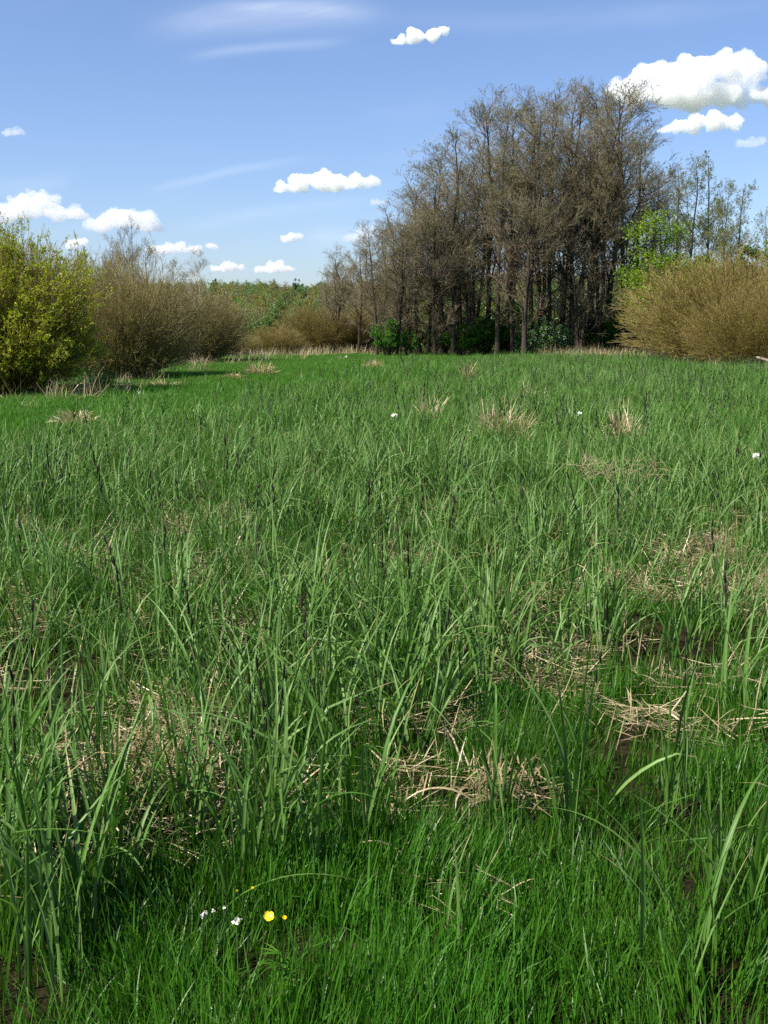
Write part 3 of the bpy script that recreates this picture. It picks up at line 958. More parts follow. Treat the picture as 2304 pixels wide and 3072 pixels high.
place(TREE_LIME, 'lime_green_tree', 'tree', 2350, 690, 64, 'yellowish green tree cut by the picture edge above the ochre willow', H0=9.0, wide=1.2)
place(TREE_PALE, 'pale_green_tree', 'tree', 2140, 715, 60, 'pale green tree between the lime green trees above the ochre willow', H0=8.0, wide=1.2)
place(TREE_PALE, 'pale_green_tree', 'tree', 2020, 760, 72, 'pale green tree filling the gap behind the lime green tree', H0=8.0, wide=1.3)
place(TREE_PALE, 'pale_green_tree', 'tree', 1920, 820, 80, 'pale green tree low behind the end of the grove', H0=8.0, wide=1.3)
place(TREE_PALE, 'pale_green_tree', 'tree', -22, 585, 34, 'slim pale green tree top beside the cloud above the lime willow', H0=8.0, wide=.45)


# willow bushes
def willow_geo(seed, H, Rw, n_stem=480, n_leaf=9000, leaf=0.045, skew=(0, 0)):
    gen = np.random.default_rng(seed)
    th = gen.uniform(0, 6.28, n_stem)
    inc = np.arccos(gen.uniform(0.06, 1.0, n_stem) ** 0.9)
    rad = gen.uniform(0.62, 1.0, n_stem) ** 0.5 * (1 + 0.08 * np.sin(3 * th + seed) + 0.07 * np.sin(5 * inc + 2 * th)) * np.interp(inc, [1.1, 1.5], [1.0, 0.84])
    tip = np.stack([np.cos(th) * np.sin(inc) * Rw * rad, np.sin(th) * np.sin(inc) * Rw * rad, 0.05 + H * np.cos(inc) ** 0.7 * rad ** 0.6], -1)
    tip[:, 0] += skew[0] * tip[:, 2]; tip[:, 1] += skew[1] * tip[:, 2]
    br = 0.22 * Rw * np.sqrt(gen.random(n_stem))
    base = np.stack([np.cos(th) * br, np.sin(th) * br, np.full(n_stem, -0.05)], -1)
    mid = base + (tip - base) * np.array([0.52, 0.52, 0.42])
    mid[:, 2] += 0.05 * H
    K = 7
    s_ = np.linspace(0, 1, K)[None, :, None]
    P = (1 - s_) ** 2 * base[:, None] + 2 * s_ * (1 - s_) * mid[:, None] + s_ ** 2 * tip[:, None]
    P = P + np.cumsum(gen.normal(scale=0.035, size=P.shape), 1) * s_
    big = gen.random(n_stem) < 0.08
    stems = tubes(P, taper(n_stem, K, np.where(big, 0.028, 0.012), 0.004), 3)
    sec, _ = spawn(P, 6, 0.25, 0.98, 0.24 * H, R(26), 0.25, K=3, wob=0.08, len_fall=0.3, gen=gen)
    ter, _ = spawn(sec, 5, 0.1, 1.0, 0.36, R(30), 0.25, K=2, wob=0.08, gen=gen)
    tw = cat_geo([tubes(sec, taper(len(sec), 3, 0.0062, 0.004), 3), tubes(ter, taper(len(ter), 2, 0.0040, 0.0024), 3)])
    lv = leaf_quads(points_on(ter, n_leaf, 0.1, gen), leaf, gen, wide=0.42, flat=0.8)
    return stems, tw, lv


def willow_parts(seed, H, Rw, twig, leafm, **kw):
    a, b, l = willow_geo(seed, H, Rw, **kw)
    return [('stems', mk('willow_stems', a, M[twig])), ('twigs', mk('willow_twigs', b, M[twig])), ('leaves', mk('willow_leaves', l, M[leafm]))]


W_LIME = willow_parts(301, 4.0, 2.7, 'ochre_twig', 'lime_leaf', n_stem=680, n_leaf=120000, leaf=0.060)
W_OCHRE = willow_parts(302, 4.2, 3.6, 'ochre_twig', 'olive_leaf', n_stem=800, n_leaf=34000, leaf=0.045)
W_BROWN = willow_parts(303, 4.0, 2.9, 'brown_twig', 'olive_leaf', n_stem=700, n_leaf=24000, leaf=0.042)


def bush(parts, px, top, base, rw_px, H0, R0, label, group=None, name='willow_bush', rot=None):
    gx, gy = ground(px, base)
    D = gy * (1 + 0.6 * rw_px / F_PX)
    x, yy, zt = at(px, top, D)
    zb = z0(x, D)
    rw = rw_px / F_PX * D
    e = plant(name, parts, label, 'bush', (x, D, zb), rng.uniform(0, 6.28) if rot is None else rot, group, (rw / R0, rw / R0, (zt - zb) / H0))
    return e


wg = 'willow bushes round the meadow'
bush(W_LIME, -5, 700, 1200, 300, 4.0, 2.7, 'large yellow green leafy willow bush at the meadow edge', wg)
bush(W_BROWN, 365, 765, 1148, 235, 4.0, 2.9, 'olive brown willow bush next to the yellow green one', wg)
bush(W_BROWN, 590, 865, 1094, 170, 4.0, 2.9, 'brown rounded willow bush next along the edge, nearest the hill view', wg)
bush(W_OCHRE, 2235, 765, 1108, 410, 4.2, 3.6, 'large ochre willow bush fanning out beside the fallen log', wg)
bush(W_OCHRE, 2290, 850, 1118, 250, 4.2, 3.6, 'denser ochre willow behind the log at the picture edge', wg)
bush(W_OCHRE, 820, 980, 1070, 110, 4.2, 3.6, 'low rounded ochre willow nearest the gap to the hill', wg)
bush(W_OCHRE, 940, 915, 1066, 130, 4.2, 3.6, 'taller ochre willow in the middle of the far meadow edge', wg)
bush(W_OCHRE, 1040, 945, 1064, 110, 4.2, 3.6, 'ochre willow beside the bright green bush at the far meadow edge', wg)
bush(W_BROWN, 1105, 900, 1062, 120, 4.0, 2.9, 'brown willow in shade where the alders begin', wg)
bush(W_BROWN, 735, 1000, 1075, 60, 4.0, 2.9, 'small brown willow at the gap to the hill', wg)

# bare bushes and small trees behind the left willows
place(ALD[4], 'bare_tree', 'tree', 385, 665, 46, 'bare many stemmed tree rising behind the olive brown willow', 'bare trees behind the willows', wide=.62)
place(ALD[2], 'bare_tree', 'tree', 330, 715, 49, 'smaller bare tree beside the many stemmed one', 'bare trees behind the willows', wide=.7)
place(ALD[0], 'bare_tree', 'tree', 430, 735, 48, 'low bare tree on the other flank of the many stemmed one', 'bare trees behind the willows', wide=.8)
bb = 'bare thicket behind the yellow green willow'
for px, top, D, lab in [(60, 735, 36, 'thin bare bush just above the crest of the yellow green willow'), (130, 745, 38, 'bare bush on the falling shoulder of the yellow green willow'),
                        (190, 770, 40, 'bare bush in the dip between yellow green and olive brown willows'), (245, 785, 42, 'bare bush above the olive brown willow under the little cloud tuft'),
                        (300, 800, 44, 'bare bush at the foot of the many stemmed tree')]:
    place(ALD[4 if px % 20 else 2], 'bare_bush', 'bush', px, top, D, lab, bb, wide=1.4)
BIRCH = []
a, b, c_, d_ = alder_geo(160, trunks=2, crown0=0.35, spread=0.9, dens=0.6, buds=300, lean=0.06)
BIRCH = [('trunk', mk('birch_trunk', a, M['birch_bark'], True)), ('branches', mk('birch_branches', b, M['birch_bark'])), ('twigs', mk('birch_twigs', c_, M['alder_twig']))]
place(BIRCH, 'birch_tree', 'tree', 590, 755, 68, 'leafless birch with pale trunk behind the brown willow', wide=1.1)
place(ALD[1], 'bare_tree', 'tree', 525, 790, 66, 'slim bare tree beside the leafless birch', 'bare trees behind the willows', wide=.9)

# ------------------------------------------------------------------ hill: distinct trees and wood
hg = 'trees on the hill'
for px, top, D, par, wd, lab in [
    (640, 825, 300, TREE_PALE, 1.0, 'rounded pale green tree on the hilltop nearest the birch'),
    (580, 850, 260, TREE_PALE, 1.3, 'wide green tree on the hill partly behind the birch'),
    (690, 832, 390, TREE_GREEN, .9, 'round green tree standing alone on the hill skyline'),
    (740, 838, 395, TREE_GREEN, .8, 'second round green tree on the hill skyline'),
    (715, 880, 170, TREE_LIME, 1.0, 'bright yellow green tree on the slope below the skyline'),
    (700, 900, 168, TREE_GREEN, .8, 'deep green tree beside the bright yellow green one on the slope'),
    (690, 870, 175, TREE_RUST, 1.0, 'rusty brown tree on the slope beside the yellow green one'),
    (880, 830, 385, TREE_DARK, .9, 'dark evergreen tree standing on the hill skyline'),
    (900, 832, 388, TREE_DARK, .7, 'second dark evergreen merging with the first on the skyline'),
    (905, 842, 330, TREE_GREEN, .9, 'bright green tree in front of the dark evergreens'),
    (935, 845, 332, TREE_GREEN, .8, 'second bright green tree in front of the dark evergreens'),
    (980, 815, 160, ALD[0], .8, 'slender bare tree poking above the hill line beside the grove')]:
    place(par, 'hill_tree', 'tree', px, top, D, lab, hg, H0=9.0 if par is TREE_LIME else (16.0 if par is ALD[0] else 8.0), wide=wd)

g_ = np.random.default_rng(21)
WT = []
for k, (mt, n_l, lf) in enumerate([('pale_leaf', 2600, .24), ('fresh_leaf', 2600, .24), ('rust_leaf', 1600, .2), ('pale_leaf', 1200, .2), ('olive_leaf', 1800, .22)]):
    a, b, l = leafy_geo(400 + k, 7.0, 2.8, 7, n_l, lf, crown=0.1, jit=0.22)
    v, q, t, al_ = cat_geo([a, b, l])
    me = make_mesh('wood_tree', v, q, M['alder_twig'], t, al_)
    me.materials.append(M[mt])
    mi = np.zeros(len(q), np.int32); mi[len(a[1]) + len(b[1]):] = 1
    me.polygons.foreach_set('material_index', mi)
    WT.append(me)


def wood_density(x, y):
    px, py = project(x, y, hgt(x, y))
    d = 0.035 * np.ones(np.shape(x))
    d *= 1 - 0.97 * smooth(1.3, 0.7, ((px - 885) / 75) ** 2 + ((y - 300) / 60) ** 2)
    d *= np.where((np.abs(px - 650) < 40) & (y > 330), 0.2, 1)
    return d


n_ = 4200
y = g_.uniform(118, 440, n_)
x = g_.uniform(-1, 1, n_) * (0.44 * y + 30)
keep = g_.random(n_) * 0.035 < wood_density(x, y)
x, y = x[keep], y[keep]
s = g_.uniform(0.6, 1.05, len(x)) * np.where(y < 200, 0.8, 1.0) * np.where(project(x, y)[0] > 1150, 1.25, 1.0)
o = scatter('far_wood', WT, np.stack([x, y, hgt(x, y) - 0.1], -1), upright_rot(len(x), g_, 0.03), np.stack([s, s, s * g_.uniform(0.8, 1.2, len(x))], -1), g_.integers(0, 5, len(x)))
tag(o, 'mixed bare and fresh green woodland covering the far hill', 'wood', kind='stuff')

g_ = np.random.default_rng(24)
n_ = 330
y = g_.uniform(69, 108, n_)
px_ = g_.uniform(1080, 2500, n_)
x = (px_ - 1152) / F_PX * y
s = g_.uniform(0.28, 0.55, n_) * (1 + (y - 69) / 60)
o = scatter('grove_undergrowth', WT, np.stack([x, y, hgt(x, y) - 0.1], -1), upright_rot(n_, g_, 0.05), np.stack([s * 1.2, s * 1.2, s], -1), g_.choice([1, 1, 3, 4, 2], n_))
tag(o, 'tangled green and brown undergrowth filling the floor of the grove', 'undergrowth', kind='stuff')

T_green = []
for i in range(8):
    v, q, t, a = tuft(g_, 22, (0.22, 0.50), (0.007, 0.012), 5, 2, spread=0.10, bend_r=(0.1, 1.6), lean_r=(0.0, 0.6))
    T_green.append(make_mesh('grass_tufts', v, q, M['grass_far'], t, a, True))
x, y = field_points(lambda a, b: 2.2 * (1 - 0.85 * sedge_zone(a, b)) * np.clip(0.5 + 0.9 * noise2(a, b, 2.2, 2), 0.05, 1.3) * smooth(5, 9, b), 3, 6, 74, 5, g_)
s = g_.uniform(0.5, 1.1, len(x))
o = scatter('grass_tufts', T_green, np.stack([x, y, hgt(x, y)], -1), upright_rot(len(x), g_, 0.06), np.stack([s, s, s], -1), g_.integers(0, 8, len(x)))
tag(o, 'coarser green tufts standing out of the far meadow grass', 'grass', kind='stuff')
x, y = field_points(lambda a, b: 0.25 * np.clip(0.3 + noise2(a, b, 3.0, 6), 0.0, 1.3), 0.4, 14, 74, 5, g_)
o = scatter('dead_straw', S_up, np.stack([x, y, hgt(x, y)], -1), upright_rot(len(x), g_, 0.3), np.ones((len(x), 3)) * g_.uniform(0.9, 1.5, (len(x), 1)), g_.integers(0, 8, len(x)))
tag(o, 'stray dry stalks dotting the far meadow', 'straw', kind='stuff')

# ------------------------------------------------------------------ dry reed fringe along the bush edge (stuff)
g_ = np.random.default_rng(22)
fr = [make_mesh('fringe', *(lambda r_: (r_[0], r_[1], M['straw'], r_[2], r_[3], False))(straw_patch(g_, 26, 0.45, (0.3, 0.95), (0.008, 0.014), 0.65))) for i in range(6)]
pts = []
for poly, n_, spread_ in [([(60, 1215), (240, 1185), (400, 1150), (560, 1105), (740, 1088)], 80, 0.8), ([(740, 1078), (900, 1068), (1080, 1064)], 260, 1.5), ([(1720, 1068), (1850, 1080)], 150, 1.6), ([(2080, 1112), (2330, 1115)], 60, .8), ([(1230, 1062), (1400, 1064)], 50, 1.0)]:
    gp = np.array([ground(*p) for p in poly])
    t = g_.uniform(0, len(gp) - 1, n_)
    i = np.clip(t.astype(int), 0, len(gp) - 2)
    w = (t - i)[:, None]
    pts.append(gp[i] * (1 - w) + gp[i + 1] * w + g_.normal(scale=spread_, size=(n_, 2)))
pts = np.concatenate(pts)
o = scatter('dry_reed_fringe', fr, np.stack([pts[:, 0], pts[:, 1], hgt(pts[:, 0], pts[:, 1])], -1), upright_rot(len(pts), g_, 0.1), np.ones((len(pts), 3)) * g_.uniform(0.5, 1.0, (len(pts), 1)), g_.integers(0, 6, len(pts)))
tag(o, 'pale dry stalks fringing the foot of the bushes', 'dry stalks', kind='stuff')


# ------------------------------------------------------------------ distinct dry tussocks
def tussock(px, py, width, height, label, upright=0.25, n_=420, seed=0):
    gen = np.random.default_rng(500 + seed)
    gx, gy = ground(px, py)
    th = gen.uniform(0, 6.28, n_)
    rr = np.sqrt(gen.random(n_)) * width * 0.4
    up = gen.random(n_) < upright
    pos = np.stack([np.cos(th) * rr, np.sin(th) * rr, height * 0.65 * (1 - (rr / (width * 0.5)) ** 2) * gen.random(n_)], -1)
    lean = np.where(up, gen.uniform(0.05, 0.6, n_), gen.uniform(0.8, 1.6, n_))
    geo = blades(pos, th + gen.normal(scale=0.6, size=n_), lean, gen.uniform(0, 0.8, n_), gen.uniform(0.4, 1.0, n_) * np.where(up, height, width * 0.5), gen.uniform(0.005, 0.011, n_) * (1 + gy / 60), K=5, cross=2, gen=gen)
    o = obj('dry_tussock', mk('dry_tussock', geo, M['straw']), loc=(gx, gy, z0(gx, gy)))
    tag(o, label, 'tussock', 'dry straw tussocks in the meadow')


for k, a in enumerate([
    (232, 1292, .75, .36, 'straw tussock in the bright grass just behind the near sedge edge'),
    (502, 1168, .9, .16, 'low flat straw heap on the bright grass before the brown willow'),
    (778, 1138, 1.0, .55, 'pointed straw tussock where the sedge meets the far grass'),
    (700, 1146, .6, .25, 'small straw tuft beside the pointed tussock'),
    (592, 1098, .8, .4, 'pale straw clump at the foot of the brown rounded willow'),
    (1500, 1335, 1.0, .60, 'large rounded straw mound deep in the sedge'),
    (1862, 1352, .5, .62, 'narrow upright straw tuft in the sedge beyond the mound'),
    (1285, 1290, .5, .6, 'thin curled straw tuft among the far sedge'),
    (1590, 1215, .7, .5, 'brownish tussock half sunk in grass halfway to the grove'),
    (1405, 1150, .5, .6, 'slim straw tuft standing near the grove edge grass'),
    (272, 1188, .55, .4, 'rounded straw tuft under the yellow green willow'),
    (1120, 1110, .8, .4, 'straw clump in the far grass below the ochre willows')]):
    tussock(*a, seed=k)

# green tussock in front of willow
gen = np.random.default_rng(77)
gx, gy = ground(310, 1185)
n_ = 260
geo = blades(np.stack([gen.normal(scale=.15, size=n_), gen.normal(scale=.15, size=n_), np.zeros(n_)], -1), gen.uniform(0, 6.28, n_), gen.uniform(0, .5, n_), gen.uniform(0, 1.4, n_), gen.uniform(.4, .85, n_), gen.uniform(.010, .016, n_), K=6, cross=2, gen=gen)
tag(obj('green_tussock', mk('green_tussock', geo, M['grass_far']), loc=(gx, gy, z0(gx, gy))), 'lush green grass tussock at the foot of the willows', 'tussock')

# ------------------------------------------------------------------ fallen logs
def log(name, p0, p1, r0, r1, label, seed):
    gen = np.random.default_rng(seed)
    K = 10
    s_ = np.linspace(0, 1, K)[:, None]
    a, b = np.array(p0), np.array(p1)
    P = a * (1 - s_) + b * s_ + gen.normal(scale=0.02, size=(K, 3))
    rr = (r0 * (1 - s_[:, 0]) + r1 * s_[:, 0]) * gen.uniform(0.9, 1.1, K)
    e = thing(name, label, 'log', tuple(a), group='fallen wood beside the ochre willow')
    P = np.concatenate([P[:1], P, P[-1:]]); rr = np.concatenate([[0.002], rr, [0.002]])
    obj('trunk', mk('log', tubes((P - a)[None], rr[None], 10, np.array([.6])), M['dead_wood'], True), e)
    st, _ = spawn((P - a)[None], 2, 0.3, 0.9, 0.5, R(50), .4, K=4, gen=gen)
    for q_ in st:
        obj('stub', mk('log_stub', tubes(q_[None], taper(1, 4, r1 * 0.6, 0.008), 6), M['dead_wood'], True), e)


lx, ly = ground(2190, 1128)
a = (lx, ly, .10)
b = at(2420, 1092, ly + .6)
log('fallen_log', a, b, .085, .12, 'pale weathered log lying in the grass before the ochre willow', 1)
log('fallen_branch', at(2268, 1072, ly + 1.2), at(2400, 1108, ly + .2), .05, .06, 'pale broken branch leaning above the weathered log', 2)

# ------------------------------------------------------------------ near sedge clumps, leaf by leaf
def one_leaf(parent, gen, az_, lean, bend, L, W, off=(0, 0), kink=None, power=1.8, tint=None, roll=0.3, mat='sedge', name='leaf'):
    kk = None if kink is None else (np.array([kink[0]]), np.array([kink[1]]))
    g = blades(np.array([[off[0], off[1], -0.02]]), np.array([az_]), np.array([lean]), np.array([bend]), np.array([L]), np.array([W]), K=14, power=power, roll=np.array([roll]), gen=gen, kink=kk, tint=None if tint is None else np.array([tint]))
    return obj(name, mk('sedge_leaf', g, M[mat], True), parent)


cg = 'near sedge clumps'
clumps = [  # px, py(base), height, n leaves, spread, width, label
    (60, 2830, .74, 14, .05, .013, 'tall sedge clump at the corner where the dark gap opens'),
    (190, 2900, .66, 16, .055, .013, 'stout sedge clump in front of the dark hollow beside the straw'),
    (300, 2720, .62, 13, .05, .012, 'sedge clump standing over the near edge of the straw bed'),
    (90, 2560, .74, 12, .05, .015, 'wide leaved sedge clump behind the corner clump'),
    (560, 2560, .58, 13, .05, .011, 'sedge clump on the far side of the straw bed'),
    (770, 2660, .64, 15, .05, .012, 'dense sedge clump just behind the buttercup'),
    (860, 2640, .66, 12, .05, .012, 'sedge clump next to the dense one behind the buttercup'),
    (1080, 2560, .60, 11, .045, .011, 'sedge clump at the edge of the brown dead heap'),
    (1500, 2500, .62, 9, .03, .011, 'slim sedge clump between the dead heap and the broad leaf'),
    (1690, 2560, .80, 5, .02, .020, 'sedge with one very broad upright two toned leaf'),
    (2070, 2960, .62, 7, .05, .013, 'sparse straight sedge in the short grass near the bottom'),
    (2190, 2760, .56, 8, .05, .014, 'sparse sedge beside the dark straw hollow at the edge'),
    (1350, 2860, .46, 4, .03, .010, 'single thin sedge tuft in the short grass'),
    (2030, 2440, .66, 8, .04, .010, 'upright sedge standing in the pale straw bed'),
]
for k, (px, py, H, nl, sp_, W, lab) in enumerate(clumps):
    gen = np.random.default_rng(700 + k)
    gx, gy = ground(px, py)
    e = thing('sedge_clump', lab, 'sedge', (gx, gy, z0(gx, gy)), 0, cg)
    for j in range(int(nl * 1.6) if k not in (9, 12) else nl):
        a_ = gen.choice([0, np.pi]) + gen.normal(scale=0.8)
        bd = gen.choice([gen.uniform(0.05, 0.5), gen.uniform(0.5, 1.1), gen.uniform(1.2, 2.2)], p=[.5, .3, .2])
        one_leaf(e, gen, a_, gen.uniform(0.0, 0.26), bd, H * gen.uniform(0.72, 1.18), W * gen.uniform(.75, 1.15), (gen.normal(scale=sp_), gen.normal(scale=sp_)),
                 kink=(gen.uniform(.5, .85), gen.uniform(.8, 1.8)) if gen.random() < .12 else None, roll=gen.normal(scale=.35), tint=gen.random())
    if k in (0, 3, 5, 6, 9, 13):
        for j in range(2 if k == 5 else 1):
            st, sp2 = spike_geo(gen, H * gen.uniform(1.0, 1.12), 4)
            off = (gen.normal(scale=.03), gen.normal(scale=.03), 0)
            so = obj('stem', mk('sedge_stem', st, M['stem'], True), e, off)
            for one in sp2:
                obj('flower_spike', mk('flower_spike', one, M['spike'], True), so)
    if k == 9:   # the broad leaf
        one_leaf(e, gen, 0.2, 0.03, 0.10, 0.86, 0.034, (0.02, -0.02), tint=0.05, roll=0.9, name='leaf')

# signature arching leaves
ag = 'long arching sedge leaves in front'
for (px, py, a_, lean, bd, L, W, pw, lab, mt) in [
    (640, 2760, 0.0, 0.55, 1.55, .55, .013, .9, 'low arching sedge leaf bowing over the dark gap', 'sedge'),
    (330, 2640, 0.15, 0.55, 1.5, .60, .012, 1.0, 'long arching sedge leaf crossing the lower straw bed', 'sedge'),
    (1130, 2700, 0.05, 0.75, 1.35, .52, .010, .8, 'arching sedge leaf lying over the brown dead heap edge', 'sedge'),
    (1650, 2960, 0.1, 1.0, .75, .40, .012, .8, 'short yellowish leaf slanting down in the short grass', 'sedge'),
    (2060, 2860, -0.2, 0.5, .9, .5, .012, 1.2, 'thin sedge leaf slanting across the bottom corner grass', 'sedge'),
    (1480, 2520, 3.3, 0.2, 2.6, .50, .009, 1.5, 'curled dry straw coloured leaf hanging over the dead heap', 'straw'),
    (1240, 2620, 3.1, 0.15, 2.4, .30, .009, 1.2, 'short hooked dry leaf on the brown dead heap', 'straw'),
    (2270, 2780, 2.9, 0.5, .6, .55, .013, 1.2, 'dark blue green leaf leaning in from the picture edge', 'sedge')]:
    gx, gy = ground(px, py)
    gen = np.random.default_rng(int(px))
    o = one_leaf(None, gen, a_, lean, bd, L, W, power=pw, roll=.35, mat=mt, tint=.6, name='arching_leaf')
    o.location = (gx, gy, z0(gx, gy) + .02)
    tag(o, lab, 'leaf', ag)

# ------------------------------------------------------------------ dry umbel stalks in the sedge
gx, gy = ground(1830, 1620)
gen = np.random.default_rng(91)
e = thing('dry_umbel', 'bleached branching dead stalks tangled over the sedge', 'dead plant', (gx, gy, z0(gx, gy)))
for k in range(4):
    s_ = np.linspace(0, 1, 6)
    P = np.stack([(-.25 + .2 * k) * s_, .1 * gen.normal() * s_, .62 * s_ ** .8], -1)[None]
    obj('stalk', mk('umbel_stalk', tubes(P, taper(1, 6, .003, .002), 4), M['straw']), e)
    br, _ = spawn(P, 12, .7, 1.0, .28, R(75), -.2, K=3, gen=gen)
    b2, _ = spawn(br, 4, .4, 1.0, .10, R(40), 0, K=2, gen=gen)
    h = obj('branches', mk('umbel_branches', cat_geo([tubes(br, taper(len(br), 3, .002, .0012), 3), tubes(b2, taper(len(b2), 2, .0016, .001), 3)]), M['straw']), e)
    h['kind'] = 'stuff'


# ------------------------------------------------------------------ buttercups
def buttercup(px, py, h, r, label, openness=1.0, leaves=True, seed=0, toward=(0.1, -0.6)):
    """flower head lands at photo point px,py"""
    gen = np.random.default_rng(800 + seed)
    gx, gy = None, None
    d = ray(px, py)
    t = (CAM_H - h) / -d[2]
    x_, y_ = d[0] * t, d[1] * t
    e = thing('buttercup', label, 'flower', (x_, y_, z0(x_, y_)), group='buttercups in the near grass')
    s_ = np.linspace(0, 1, 7)
    P = np.stack([.03 * np.sin(s_ * 3), .02 * (1 - s_), s_ * h], -1)[None]
    P = P - np.array([P[0, -1, 0], P[0, -1, 1], 0])
    obj('stem', mk('buttercup_stem', tubes(P, taper(1, 7, .0016, .0011), 5), M['stem'], True), e)
    nrm = unit(np.array([toward[0], toward[1], 1.0]))
    u_ = unit(np.cross(nrm, [0, 1, 0])); v_ = np.cross(nrm, u_)
    ctr = np.array([0, 0, h])
    for k in range(5):
        a0 = k * 2 * np.pi / 5 + .3
        dr = np.cos(a0) * u_ + np.sin(a0) * v_
        sd = np.cross(nrm, dr)
        up_ = 1.2 - openness
        rows = []
        for f, w in ((0.05, .12), (.35, .5), (.7, .62), (.92, .42), (1.0, .12)):
            c = ctr + dr * r * f * openness + nrm * r * (.35 * f ** 2 + up_ * f)
            rows.append([c - sd * r * w * .75 + nrm * r * .10, c, c + sd * r * w * .75 + nrm * r * .10])
        V_ = np.array(rows).reshape(-1, 3)
        ii = np.arange(15).reshape(5, 3)
        Q_ = np.stack([ii[:-1, :-1], ii[:-1, 1:], ii[1:, 1:], ii[1:, :-1]], -1).reshape(-1, 4)
        obj('petal', make_mesh('petal', V_, Q_, M['yellow'], np.full(15, .5), np.full(15, .5), True), e)
    cc = np.stack([ctr + nrm * r * (.05 + .25 * q) for q in np.linspace(0, 1, 4)])[None]
    obj('centre', mk('flower_centre', tubes(cc, np.array([[.12, .25, .22, .03]]) * r, 6), M['yellow'], True), e)
    if leaves:
        for k in range(6):
            hh = h * gen.uniform(.3, .75)
            a_ = gen.uniform(0, 6.28)
            g = blades(np.array([[P[0, 3, 0], P[0, 3, 1], hh]] * 3), a_ + np.array([-.5, 0, .5]), np.full(3, 1.1), np.full(3, .4), np.full(3, .055), np.full(3, .008), K=5, gen=gen)
            obj('leaf', mk('buttercup_leaf', g, M['green_leaf'], True), e)


buttercup(806, 2736, .30, .0135, 'open yellow buttercup above the dark gap', seed=1)
buttercup(853, 2741, .30, .009, 'small half closed buttercup beside the open one', .55, False, seed=2)
buttercup(757, 2653, .28, .008, 'small yellow buttercup bud behind the open one', .4, False, seed=3)
buttercup(711, 2661, .27, .006, 'greenish yellow buttercup bud farthest from the open flower', .3, False, seed=4)

# petals / small white flowers
def small_flower(px, py, h, r, label, seed, name='white_flower', cat='flower', petals=5):
    gen = np.random.default_rng(seed)
    d = ray(px, py)
    t = (CAM_H - h) / -d[2]
    x_, y_ = d[0] * t, d[1] * t
    e = thing(name, label, cat, (x_, y_, z0(x_, y_)), group='small white flowers in the meadow')
    P = np.stack([np.zeros(4), np.zeros(4), np.linspace(0, h, 4)], -1)[None]
    obj('stem', mk('flower_stem', tubes(P, taper(1, 4, .002, .0015), 4), M['stem']), e)
    pp = np.array([[0, 0, h]] * (petals * 3)) + gen.normal(scale=r * .3, size=(petals * 3, 3))
    o_ = obj('bloom', mk('flower_bloom', leaf_quads(pp, r, gen, wide=.8, flat=.8), M['white_petal']), e)


small_flower(2269, 1372, .55, .035, 'white flower head shining at the edge of the sedge', 1)
small_flower(1740, 1238, .45, .035, 'tiny white flower far out in the sedge', 2)
small_flower(1184, 1250, .45, .045, 'tiny white flower in the middle sedge', 3)
small_flower(418, 1181, .2, .04, 'tiny white flower on the far bright grass', 4)
small_flower(1040, 1070, .3, .07, 'white flower at the far grass edge below the ochre willows', 5)
for k, (px, py) in enumerate([(618, 2728), (640, 2722), (607, 2738), (672, 2711)]):
    small_flower(px, py, .17, .006, 'tiny pinkish white bloom in the dark gap by the arching leaf', 20 + k)
small_flower(710, 2750, .19, .010, 'pale pinkish petal cup caught in the dark gap', 30, 'pale_bloom')


# ------------------------------------------------------------------ clouds (volumes lit by the sun)
def vapour(density):
    m, n = material('cloud_vapour')
    pv = n.n('ShaderNodeVolumeScatter', ins={'Color': (0.968, 0.972, 0.980, 1), 'Density': density, 'Anisotropy': 0.0})
    n.n('ShaderNodeOutputMaterial', ins={'Volume': pv.outputs[0]})
    return m


def ico(sub=2):
    import bmesh
    bm = bmesh.new(); bmesh.ops.create_icosphere(bm, subdivisions=sub, radius=1)
    v = np.array([q.co[:] for q in bm.verts]); f = [[w.index for w in p.verts] for p in bm.faces]
    bm.free()
    return v, np.array(f)


ICO = ico(2)


def sphere_dirs(gen, n_):
    v = gen.normal(size=(n_, 3))
    return v / np.linalg.norm(v, axis=1, keepdims=True)


